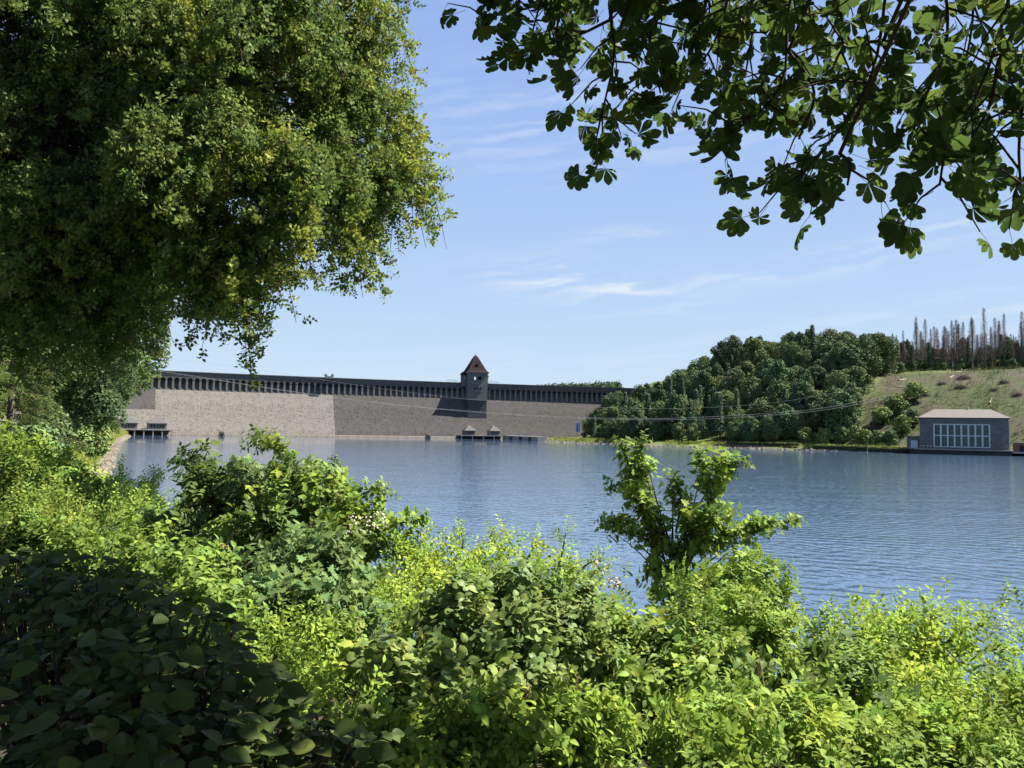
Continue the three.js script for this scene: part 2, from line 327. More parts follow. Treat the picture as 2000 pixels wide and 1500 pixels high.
{ // gate tower
  const base = dam.point(sTower, 0, 0), t = thing('gate_tower', 'square stone tower with a steep dark red roof on the dam crest', 'tower', null, base, dam.angle(sTower));
  const w = 10.8, f = 5.6, b = -5.2, dep = f - b, zc = (f + b) / 2, H0 = 30.9, H1 = 33.2;
  const low = new THREE.Shape([[f - 0.35, 0], [f - 0.35, 20.4], [b, 20.4], [b, 0]].map(([a, c]) => new THREE.Vector2(a, c)));
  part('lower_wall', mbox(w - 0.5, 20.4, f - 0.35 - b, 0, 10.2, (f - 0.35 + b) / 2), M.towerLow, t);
  part('corbel_course', mbox(w + 0.1, 0.7, dep + 0.1, 0, 20.75, zc), M.coping, t);
  part('upper_wall', mbox(w, H0 - 21.1, dep, 0, (H0 + 21.1) / 2, zc), M.tower, t);
  for (const z of [f - 0.5, b + 0.5]) for (const [x, ww] of [[-w / 2 + 1.7, 3.4], [-0.1, 0.5], [w / 2 - 1.7, 3.4]]) part('window_pier', mbox(ww, H1 - H0, 1, x, (H0 + H1) / 2, z), M.tower, t);
  for (const x of [-w / 2 + 0.45, w / 2 - 0.45]) part('side_wall', mbox(0.9, H1 - H0, dep - 2, x, (H0 + H1) / 2, zc), M.tower, t);
  part('upper_band', mbox(w, 1.1, dep, 0, H1 + 0.55, zc), M.tower, t);
  part('cornice', mbox(w + 0.9, 0.55, dep + 0.9, 0, H1 + 1.38, zc), M.coping, t);
  part('window_lintel', mbox(4.6, 0.35, 0.3, 0, H1 - 0.2, f + 0.1), M.coping, t);
  for (const x of [-1.6, 0, 1.6]) { const wdw = part('slit_window', mbox(0.85, 1.5, 0.12, x, 26.2, f + 0.02), M.dark, t); part('sill', mbox(1.2, 0.4, 0.5, x, 25.2, f + 0.22), M.coping, wdw); part('corbel', mbox(0.4, 0.6, 0.35, x, 24.7, f + 0.16), M.coping, wdw); }
  const y0 = H1 + 1.66, prof = [[6.2, 0], [5.6, 0.5], [4.8, 1.4], [3.0, 4.8], [1.5, 7.8], [0.7, 9.1], [0.0, 9.7]], pos = [], uv = [], idx = [];
  for (const [r, y] of prof) for (const [a, c] of [[1, 1], [-1, 1], [-1, -1], [1, -1], [1, 1]]) { pos.push(a * r, y0 + y, zc + c * r); }
  const rg = new Geo();
  for (let k = 0; k + 1 < prof.length; k++) for (let q = 0; q < 4; q++) { const A = (kk, qq) => V(pos[(kk * 5 + qq) * 3], pos[(kk * 5 + qq) * 3 + 1], pos[(kk * 5 + qq) * 3 + 2]); const v = [A(k, q), A(k, q + 1), A(k + 1, q), A(k + 1, q + 1)].map((p) => rg.vert(p, [1, 1, 1])); rg.tri(v[0], v[2], v[1]); rg.tri(v[1], v[2], v[3]); }
  const roof = part('roof', metreUv(rg.build()), M.redRoof, t);
  part('dormer', mbox(1.1, 1.3, 1.4, 0, y0 + 4.0, zc + 3.4), M.redRoof, roof); part('finial', new THREE.CylinderGeometry(0.08, 0.12, 1, 6).translate(0, y0 + 9.9, zc), M.iron, roof);
  for (const sx of [-1, 1]) { // round stair turrets beside the tower
    const tr = part('turret', metreUv(new THREE.CylinderGeometry(1.75, 1.75, 6, 14).translate(sx * (w / 2 + 0.9), 30.5 + (sx > 0 ? -0.4 : 0), zc + (sx > 0 ? -2.5 : 0.5))), M.tower, t), ty = 33.5 + (sx > 0 ? -0.4 : 0), tz = zc + (sx > 0 ? -2.5 : 0.5);
    part('turret_roof', metreUv(new THREE.LatheGeometry([[2.1, 0], [2.05, 0.25], [1.7, 1.0], [1.0, 1.6], [0, 1.9]].map(([a, c]) => new THREE.Vector2(a, c)), 14).translate(sx * (w / 2 + 0.9), ty, tz)), M.redRoof, tr);
    part('turret_ledge', new THREE.CylinderGeometry(2.05, 2.05, 0.3, 14).translate(sx * (w / 2 + 0.9), 29.9, tz), M.coping, tr);
    part('turret_window', box(0.9, 1.4, 0.3, sx * (w / 2 + 0.9), 31.9, tz + 1.68), M.concrete, tr);
  }
}
// railings beside the tower, balcony on the crest
for (const [p0, p1, label] of [[872, 893, 'thin iron railing on dam crest beside the domed turret of the tower'], [951, 974, 'thin iron railing on dam crest running from tower towards the wooded hill']]) {
  const s0 = sOf(p0), s1 = sOf(p1), r = thing('crest_railing', label, 'railing', 'iron railings on the dam crest');
  const rail = new Geo(); for (const h of [0.65, 1.25]) tube(rail, Array.from({ length: 6 }, (_, k) => dam.point(mix(s0, s1, k / 5), -0.1, DAM.crest + h)), 0.05, 0.05, [1, 1, 1]);
  part('rail', rail.build(), M.iron, r);
  for (let k = 0; k <= 5; k++) part('post', box(0.09, 1.3, 0.09, 0, 0.65, 0), M.iron, r, dam.point(mix(s0, s1, k / 5), -0.1, DAM.crest));
}
{
  const s = sOf(641), b = thing('crest_balcony', 'small balcony with two dark shrub tubs on the dam crest', 'balcony', null, dam.point(s, 0.9, 0), dam.angle(s));
  part('slab', box(4.2, 0.3, 1.3, 0, DAM.crest - 0.5, 0.15), M.coping, b); part('parapet', box(4.2, 0.9, 0.15, 0, DAM.crest + 0.1, 0.72), M.coping, b);
  for (const x of [-1.6, 1.7]) { const q = part('tub', new THREE.CylinderGeometry(0.4, 0.3, 0.6, 10).translate(x, DAM.crest + 0.1, 0.1), M.concreteDark, b); const g = new Geo(), R = rngOf(77 + x * 10); for (let k = 0; k < 90; k++) { const v = inSphere(R); leaf(g, V(x + v.x * 0.75, DAM.crest + 1.05 + v.y * 0.7, 0.1 + v.z * 0.6), dirOf(R), dirOf(R), 0.35, 0.14, NARROW, [0.04, 0.06, 0.03]); } part('shrub', g.build(), std({ vertexColors: true, side: THREE.DoubleSide }), q); }
}

// ---------------------------------------------------------------- huts at the foot of the dam
function hut(name, label, group, p, turn, w, wall, roofH, slots) {
  const h = thing(name, label, 'hut', group, p, turn);
  part('wall', mbox(w, wall, w, 0, wall / 2, 0), M.hutWall, h);
  const o = w / 2 + 0.45, g = new Geo(), top = V(0, wall + roofH, 0), e = [[-o, o], [o, o], [o, -o], [-o, -o]].map(([x, z]) => V(x, wall + 0.05, z));
  for (let k = 0; k < 4; k++) { const v = [e[k], e[(k + 1) % 4], top].map((q) => g.vert(q, [1, 1, 1])); g.tri(...v); }
  const v = e.map((q) => g.vert(q, [1, 1, 1])); g.tri(v[0], v[2], v[1]); g.tri(v[0], v[3], v[2]);
  part('roof', metreUv(g.build()), M.hutRoof, h);
  part('eaves', mbox(w + 0.7, 0.18, w + 0.7, 0, wall - 0.08, 0), M.coping, h);
  for (let k = 0; k < slots; k++) part('window', mbox(w / slots * 0.42, wall * 0.52, 0.1, (k - (slots - 1) / 2) * w / slots * 0.78, wall * 0.52, w / 2 + 0.02), M.dark, h);
  return h;
}
function deck(name, label, a, b, y, width, pillars, group) {
  const mid = a.clone().lerp(b, 0.5), L = a.distanceTo(b), turn = Math.atan2(-(b.z - a.z), b.x - a.x), d = thing(name, label, 'deck', group, V(mid.x, 0, mid.z), turn);
  part('slab', mbox(L, 0.45, width, 0, y - 0.225, 0), M.concrete, d);
  part('back_wall', mbox(L, y - 0.2, 0.5, 0, (y - 0.45) / 2 - 0.1, -width / 2 + 0.3), M.concreteDark, d);
  for (let k = 0; k < pillars; k++) for (const z of [width / 2 - 0.4]) part('pillar', mbox(0.45, y + 1.6, 0.45, mix(-L / 2 + 0.5, L / 2 - 0.5, k / (pillars - 1)), (y - 0.45 - 1.6) / 2, z), M.concrete, d);
  return d;
}
const onToe = (px, out, y) => { const s = sOf(px); return dam.point(s, out, y); };
{
  const o = toeOut(2.5) + 4.5, a = onToe(205, o, 0), b = onToe(334, o, 0);
  deck('hut_deck', 'concrete deck on pillars under the huts beside the wooded bank', a, b, 2.7, 10, 8, 'hut decks at the foot of the dam');
  hut('gate_hut', 'stone hut with pyramid roof on the deck, half behind bank trees', 'pyramid roofed huts at the foot of the dam', onToe(250, o, 2.7), dam.angle(sOf(250)), 7.0, 2.6, 2.9, 5);
  hut('gate_hut', 'stone hut with pyramid roof on the deck before pale masonry, clear of trees', 'pyramid roofed huts at the foot of the dam', onToe(305, o, 2.7), dam.angle(sOf(305)), 7.6, 2.6, 3.2, 5);
  const o2 = toeOut(2.2) + 4, a2 = onToe(884, o2, 0), b2 = onToe(970, o2, 0);
  deck('hut_deck', 'concrete deck on pillars under the huts below the tower', a2, b2, 2.0, 8, 5, 'hut decks at the foot of the dam');
  hut('gate_hut', 'stone hut with pale pyramid roof standing in the foot of the tower shadow', 'pyramid roofed huts at the foot of the dam', onToe(903, o2, 2.0), dam.angle(sOf(903)), 5.4, 2.3, 2.9, 6);
  hut('gate_hut', 'stone hut with pale pyramid roof between tower foot and low weir wall', 'pyramid roofed huts at the foot of the dam', onToe(951, o2, 2.0), dam.angle(sOf(951)), 5.4, 2.3, 2.9, 6);
  const w0 = onToe(971, o2 + 1, 0), w1 = at(1054, 860, 372); w1.y = 0;
  const mid = w0.clone().lerp(w1, 0.5), L = w0.distanceTo(w1), wall = thing('weir_wall', 'low concrete wall with three dark square openings between hut deck and grassy bank', 'wall', null, V(mid.x, 0, mid.z), Math.atan2(-(w1.z - w0.z), w1.x - w0.x));
  part('cap', mbox(L, 0.35, 5, 0, 1.9, -1.3), M.concrete, wall);
  for (const [a, b] of [[-0.5, -0.30], [-0.2, -0.02], [0.08, 0.24], [0.33, 0.5]]) part('pier', mbox((b - a) * L, 2.6, 4.6, (a + b) / 2 * L, 0.42, -1.3), M.concrete, wall);
  part('rear_wall', mbox(L * 0.98, 2.6, 0.3, 0, 0.42, -3.76), M.concrete, wall);
  for (const [px, label] of [[429, 'small dark concrete outlet block at foot of the pale masonry'], [823, 'small dark concrete outlet block at foot of the dark masonry']]) {
    const ob = thing('outlet_block', label, 'outlet', 'outlet blocks at the foot of the dam', onToe(px, toeOut(0) + 3, 0), dam.angle(sOf(px)));
    const sh = new THREE.Shape([[-1.3, -1], [1.6, -1], [0.9, 1.9], [-0.8, 2.1]].map(([x, y]) => new THREE.Vector2(x, y)));
    part('block', metreUv(new THREE.ExtrudeGeometry(sh, { depth: 2, bevelEnabled: true, bevelSize: 0.1, bevelThickness: 0.1, bevelSegments: 1 })), M.concreteDark, ob); part('opening', box(0.9, 1.1, 0.1, 0.1, 0.7, 2.13), M.dark, ob);  // opening is a solid dark plate, its colour standing for shade in a hollow
  }
}

// ---------------------------------------------------------------- right bank: power house, hedge, banner
{
  const a = at(1797, 885, 236), b = at(1971, 892, 226), turn = Math.atan2(-(b.z - a.z), b.x - a.x), L = Math.hypot(b.x - a.x, b.z - a.z), D = 14, Hh = 9.0, F0 = 1.35;
  const wallMat = std({ color: C(0.165, 0.158, 0.15), map: rep(mottle, 6), bumpMap: rep(stoneBump, 7), bumpScale: 0.03 }), frame = std({ color: C(0.42, 0.50, 0.47), roughness: 0.6 }), glass = new THREE.MeshPhysicalMaterial({ color: C(0.012, 0.045, 0.045), roughness: 0.12, specularIntensity: 1 }), roofM = std({ color: C(0.15, 0.136, 0.122), map: rep(slateTones, 3), roughness: 0.8 }), paint = std({ color: C(0.42, 0.44, 0.46) });
  const h = thing('power_house', 'grey power house with hipped roof and a wide grid of tall windows', 'building', null, V((a.x + b.x) / 2, 0, (a.z + b.z) / 2), turn);
  const wx0 = -L / 2 + L * 0.165, wx1 = L / 2 - L * 0.21, wy0 = F0 + 0.75, wy1 = F0 + 7.4;
  part('plinth', mbox(L + 1.6, F0 + 2, D + 1, -0.2, F0 / 2 - 1, -D / 2 + 0.6), std({ color: C(0.06, 0.065, 0.06), map: rep(mottle, 4) }), h);
  part('terrace_edge', mbox(L + 2.6, 0.3, 2.2, -0.3, F0 + 0.05, 0.6), M.concrete, h);
  for (const [x0, x1, y0, y1] of [[-L / 2, wx0, F0, F0 + Hh], [wx1, L / 2, F0, F0 + Hh], [wx0, wx1, F0, wy0], [wx0, wx1, wy1, F0 + Hh]]) part('front_wall', mbox(x1 - x0, y1 - y0, 0.5, (x0 + x1) / 2, (y0 + y1) / 2, -0.25), wallMat, h);
  for (const x of [-L / 2 + 0.25, L / 2 - 0.25]) part('side_wall', mbox(0.5, Hh, D - 1, x, F0 + Hh / 2, -D / 2), wallMat, h);
  part('rear_wall', mbox(L, Hh, 0.5, 0, F0 + Hh / 2, -D + 0.25), wallMat, h);
  part('corner_pilaster', mbox(0.3, Hh - 1, 1.6, L / 2 + 0.15, F0 + (Hh - 1) / 2, -1.6), paint, h);
  part('cornice', mbox(L + 0.7, 0.28, D + 0.7, 0, F0 + Hh + 0.14, -D / 2), M.concreteDark, h);
  const ex = L / 2 + 0.55, rz0 = 0.55, rz1 = -D - 0.55, ry = F0 + Hh + 0.28, g = new Geo(), e = [V(-ex, ry, rz0), V(ex, ry, rz0), V(ex, ry, rz1), V(-ex, ry, rz1)], r0 = V(-ex + 4.4, ry + 2.6, -D / 2), r1 = V(ex - 4.4, ry + 2.6, -D / 2);
  const face = (...q) => { const v = q.map((p) => g.vert(p, [1, 1, 1])); for (let k = 2; k < v.length; k++) g.tri(v[0], v[k - 1], v[k]); };
  face(e[0], e[1], r1, r0); face(e[1], e[2], r1); face(e[2], e[3], r0, r1); face(e[3], e[0], r0); face(e[3], e[2], e[1], e[0]);
  const roof = part('roof', metreUv(g.build()), roofM, h); part('vent_pipe', new THREE.CylinderGeometry(0.18, 0.22, 1.3, 8).translate(1.6, ry + 2.7, -D / 2), paint, roof);
  for (let k = 0; k <= 8; k++) part('window_post', mbox(k === 0 || k === 8 ? 0.34 : 0.42, wy1 - wy0, 0.3, mix(wx0, wx1, k / 8), (wy0 + wy1) / 2, -0.05), frame, h);
  for (const y of [wy0 + 0.1, mix(wy0, wy1, 0.5), wy1 - 0.1]) part('window_rail', mbox(wx1 - wx0, 0.26, 0.26, (wx0 + wx1) / 2, y, -0.06), frame, h);
  for (let k = 0; k < 8; k++) for (let j = 0; j < 2; j++) { const x0 = mix(wx0, wx1, k / 8) + 0.2, x1 = mix(wx0, wx1, (k + 1) / 8) - 0.2, y0 = mix(wy0, wy1, j / 2) + 0.12, y1 = mix(wy0, wy1, (j + 1) / 2) - 0.12; const p = part('window_pane', mbox(x1 - x0, y1 - y0, 0.05, (x0 + x1) / 2, (y0 + y1) / 2, -0.2), glass, h); part('glazing_bar', box(0.09, y1 - y0, 0.09, (x0 + x1) / 2, (y0 + y1) / 2, -0.14), std({ color: C(0.12, 0.17, 0.16) }), p); }
  part('railing', mbox(wx0 + L / 2, 0.08, 0.08, (-L / 2 + wx0) / 2, F0 + 1.1, 1.5), frame, h);
  for (let k = 0; k <= 4; k++) part('railing_post', box(0.07, 1.0, 0.07, mix(-L / 2, wx0, k / 4), F0 + 0.6, 1.5), frame, h);
  // lower side wing
  const ax = -L / 2 - 1.75, an = thing('side_wing', 'low flat roofed side wing with pale door against power house', 'building', null, V(...new THREE.Vector3(ax, 0, -1.2).applyAxisAngle(V(0, 1, 0), turn).add(h.position).toArray()), turn);
  part('wall', mbox(3.4, 3.5, 5, 0, F0 + 1.75, -2.5), wallMat, an); part('roof', mbox(4, 0.28, 5.6, -0.1, F0 + 3.64, -2.45), roofM, an); part('door', mbox(1.8, 2.4, 0.1, 0.2, F0 + 1.3, 0.04), paint, an); part('step', mbox(3.6, 0.2, 1.4, 0, F0 + 0.2, 0.7), M.concrete, an);
  const s = thing('brick_shed', 'low brown brick shed with pale roof beyond power house corner', 'shed', null, V(...new THREE.Vector3(L / 2 + 4.4, 0, -4).applyAxisAngle(V(0, 1, 0), turn).add(h.position).toArray()), turn);
  part('wall', mbox(7, 2.7, 5, 0.6, F0 + 0.9, 0), std({ color: C(0.20, 0.12, 0.09), map: rep(stoneTones, 4) }), s); part('roof', mbox(7.8, 0.25, 5.8, 0.6, F0 + 2.4, 0), M.concrete, s); part('door', mbox(1.1, 2.0, 0.1, -1.2, F0 + 0.6, 2.54), M.dark, s); part('floor_slab', mbox(9, 0.4, 7, 0.5, F0 - 0.4, 1.2), M.concrete, s);
}
{
  const p = at(1129, 838, 378), y = groundAt(p.x, p.z), b = thing('banner_flag', 'tall blue banner on a slim pole before dam masonry', 'banner', null, V(p.x, y, p.z));
  part('pole', new THREE.CylinderGeometry(0.06, 0.07, 7, 8).translate(-0.8, 3.5, 0), M.coping, b);
  const cloth = new THREE.PlaneGeometry(1.5, 3.9, 4, 10); { const q = cloth.attributes.position; for (let k = 0; k < q.count; k++) q.setZ(k, 0.12 * Math.sin(q.getX(k) * 3 + q.getY(k) * 1.3)); cloth.computeVertexNormals(); }
  part('cloth', cloth.translate(0, 4.9, 0), std({ color: C(0.06, 0.19, 0.62), side: THREE.DoubleSide }), b); part('white_stripe', box(0.25, 3.2, 0.02, 0.1, 4.9, 0.15), std({ color: C(0.55, 0.6, 0.7) }), b);
}

// ---------------------------------------------------------------- plants: materials and sprigs
const leafMat = (t = 0.42, coat = 0.1) => new THREE.MeshPhysicalMaterial({ color: 0xffffff, vertexColors: true, roughness: 1, transmission: t, thickness: 0, clearcoat: coat, clearcoatRoughness: 0.42, specularIntensity: 0.15, side: THREE.DoubleSide });
const LEAF = leafMat(), LEAFGLOSSY = leafMat(0.38, 0.22), LEAFFAR = std({ color: 0xffffff, vertexColors: true, roughness: 1, specularIntensity: 0.6, side: THREE.DoubleSide }), BARK = std({ color: C(0.075, 0.058, 0.042), vertexColors: true, map: rep(mottle, 0.7), bumpMap: rep(mottle, 0.3), bumpScale: 0.01 });
const shade = (R, a = 0.25, yellow = 0.2) => { const k = 1 + (R() - 0.5) * 2 * a, y = R() * yellow; return [k * (1 + y), k * (1 + y * 0.5), k * (1 - y * 0.6)]; };
const STEM = [0.55, 0.5, 0.4];
// each sprig: stem along +y, leaf length 1
const SPRIG = {
  ovate(R) { const g = new Geo(), L = 2.6, n = 9; tube(g, [V(0, 0, 0), V(0.03, L / 2, 0), V(0, L, 0)], 0.022, 0.01, STEM, 3); for (let k = 0; k < n; k++) { const y = L * (0.15 + 0.85 * k / (n - 1)), a = k * 2.5 + R() * 0.8, e = 0.25 + R() * 0.6, d = V(Math.cos(a) * Math.cos(e), Math.sin(e), Math.sin(a) * Math.cos(e)); leaf(g, V(0, y, 0).addScaledVector(d, 0.12), d, V(R() * 0.6 - 0.3, 1, R() * 0.6 - 0.3), 0.8 + R() * 0.4, 0.27 + R() * 0.06, OVATE, shade(R), 0.3, 0.15 + R() * 0.3); } return g.build(); },
  round(R) { const g = new Geo(), L = 2.1, n = 8; tube(g, [V(0, 0, 0), V(0, L, 0)], 0.025, 0.012, STEM, 3); for (let k = 0; k < n; k++) { const y = L * (0.1 + 0.9 * Math.floor(k / 2) / (n / 2 - 1)), a = (k % 2) * Math.PI + Math.floor(k / 2) * 1.57 + R() * 0.5, e = 0.1 + R() * 0.5, d = V(Math.cos(a) * Math.cos(e), Math.sin(e), Math.sin(a) * Math.cos(e)); leaf(g, V(0, y, 0).addScaledVector(d, 0.15), d, V(R() * 0.5 - 0.25, 1, R() * 0.5 - 0.25), 0.75 + R() * 0.4, 0.34 + R() * 0.06, ROUND, shade(R), 0.16, 0.2 + R() * 0.3); } return g.build(); },
  small(R) { const g = new Geo(), L = 6, n = 22; tube(g, [V(0, 0, 0), V(0.1, L / 2, 0.1), V(0, L, 0)], 0.04, 0.015, STEM, 3); for (let k = 0; k < n; k++) { const y = L * (0.06 + 0.94 * k / (n - 1)), a = k * 2.4 + R(), e = 0.3 + R() * 0.6, d = V(Math.cos(a) * Math.cos(e), Math.sin(e), Math.sin(a) * Math.cos(e)), off = 0.2 + R() * 0.8; leaf(g, V(0, y, 0).addScaledVector(d, off), d, V(R() - 0.5, 1, R() - 0.5), 0.8 + R() * 0.5, 0.24 + R() * 0.08, NARROW, shade(R, 0.25, 0.14), 0.25, 0.15); } return g.build(); },
  pinnate(R) { const g = new Geo(), L = 3; tube(g, [V(0, 0, 0), V(0, L, 0)], 0.03, 0.015, STEM, 3); for (let q = 0; q < 5; q++) { const a = q * 2.4 + R() * 0.6, e = 0.15 + R() * 0.5, d = V(Math.cos(a) * Math.cos(e), Math.sin(e), Math.sin(a) * Math.cos(e)), o = V(0, L * (0.2 + 0.2 * q), 0), up = V(0, 1, 0), s = V().crossVectors(d, up).normalize(), n = V().crossVectors(s, d), col = shade(R); for (let k = 0; k < 3; k++) for (const sg of [-1, 1]) leaf(g, o.clone().addScaledVector(d, 0.5 + k * 0.48).addScaledVector(n, -0.06 * k * k), d.clone().multiplyScalar(0.45).addScaledVector(s, sg).normalize(), n, 0.85, 0.22, OVATE, col, 0.25, 0.25); leaf(g, o.clone().addScaledVector(d, 1.9).addScaledVector(n, -0.5), d, n, 0.95, 0.25, OVATE, col, 0.25, 0.3); } return g.build(); },
  maple(R) { const g = new Geo(), L = 2.2; tube(g, [V(0, 0, 0), V(0, L, 0)], 0.03, 0.014, STEM, 3); for (let k = 0; k < 7; k++) { const a = k * 2.2 + R() * 0.7, e = 0.1 + R() * 0.7, d = V(Math.cos(a) * Math.cos(e), Math.sin(e), Math.sin(a) * Math.cos(e)), o = V(0, L * (0.1 + 0.9 * k / 6), 0), tip = o.clone().addScaledVector(d, 0.55); tube(g, [o, tip], 0.012, 0.01, [0.9, 0.6, 0.4], 3); lobed(g, tip, d.clone().add(V(0, -0.35 * R(), 0)).normalize(), V(R() * 0.7 - 0.35, 1, R() * 0.7 - 0.35), 0.8 + R() * 0.35, shade(R)); } return g.build(); },
  linden(R) { const g = new Geo(), L = 3.4, n = 11; tube(g, [V(0, 0, 0), V(0.15, L / 2, 0), V(0, L, 0)], 0.03, 0.012, STEM, 3); for (let k = 0; k < n; k++) { const y = L * (0.05 + 0.95 * k / (n - 1)), a = k * 2.6 + R(), e = 0.2 + R() * 0.7, d = V(Math.cos(a) * Math.cos(e), Math.sin(e), Math.sin(a) * Math.cos(e)), nn = V(R() - 0.5, 1, R() - 0.5); leaf(g, V(0, y, 0).addScaledVector(d, 0.3 + R() * 0.3), d, nn, 0.8 + R() * 0.4, 0.38 + R() * 0.08, HEART, shade(R, 0.3, 0.15), 0.15, 0.2); if (k % 2) leaf(g, V(0, y, 0).addScaledVector(d, 0.2), V(d.x * 0.5, 0.9, d.z * 0.5).normalize(), nn, 0.9, 0.13, NARROW, [1.6, 1.35, 0.9], 0.1, 0.1); } return g.build(); },
  needle(R) { const g = new Geo(), L = 4; tube(g, [V(0, 0, 0), V(0, L, 0)], 0.05, 0.02, STEM, 3); for (let k = 0; k < 16; k++) { const y = L * k / 15, a = k * 2.4, e = 0.4 + R() * 0.4, d = V(Math.cos(a) * Math.cos(e), Math.sin(e), Math.sin(a) * Math.cos(e)); leaf(g, V(0, y, 0), d, V(0, 1, 0.01), 0.7 + R() * 0.5, 0.14, NARROW, shade(R), 0.2, 0.2); } return g.build(); },
  grass(R) { const g = new Geo(); for (let k = 0; k < 12; k++) { const a = R() * 6.28, d = V(Math.cos(a) * 0.35, 1, Math.sin(a) * 0.35).normalize(); leaf(g, V(R() * 0.4 - 0.2, 0, R() * 0.4 - 0.2), d, V(Math.cos(a), 0.3, Math.sin(a)), 0.7 + R() * 0.5, 0.025, NARROW, shade(R, 0.25, 0.4), 0.3, 0.3); } return g.build(); },
};
const SUM = 1.65;                                    // a leaf's colour counts the light it reflects and the light it passes
const sprigs = {};
for (const [name, make] of Object.entries(SPRIG)) sprigs[name] = [1, 2, 3].map((k) => make(rngOf(name.length * 100 + k)));
// foliage of one plant: several instanced sprig shapes
const Y = V(0, 1, 0), _q = new THREE.Quaternion(), _m = new THREE.Matrix4(), _r = new THREE.Quaternion();
function foliage(list, kind, m, parent, name = 'foliage') {   // list of {p, d, s, c}, p in the plant's own axes
  const groups = [[], [], []]; list.forEach((q, k) => groups[k % 3].push(q));
  groups.forEach((sub, v) => {
    if (!sub.length) return;
    const im = new THREE.InstancedMesh(sprigs[kind][v], m, sub.length); im.name = name; im.userData.kind = 'stuff';
    sub.forEach((q, k) => { _q.setFromUnitVectors(Y, q.d); _r.setFromAxisAngle(Y, q.roll); _q.multiply(_r); im.setMatrixAt(k, _m.compose(q.p, _q, V(q.s, q.s, q.s))); im.setColorAt(k, q.c.multiplyScalar(SUM)); });
    parent.add(im);
  });
}
const tone = (R, c, spread = 0.25, dy = 0.25) => { const k = 1 + (R() - 0.5) * 2 * spread, y = (R() - 0.5) * dy; return C(c[0] * k * (1 + y), c[1] * k, c[2] * k * (1 - y)); };
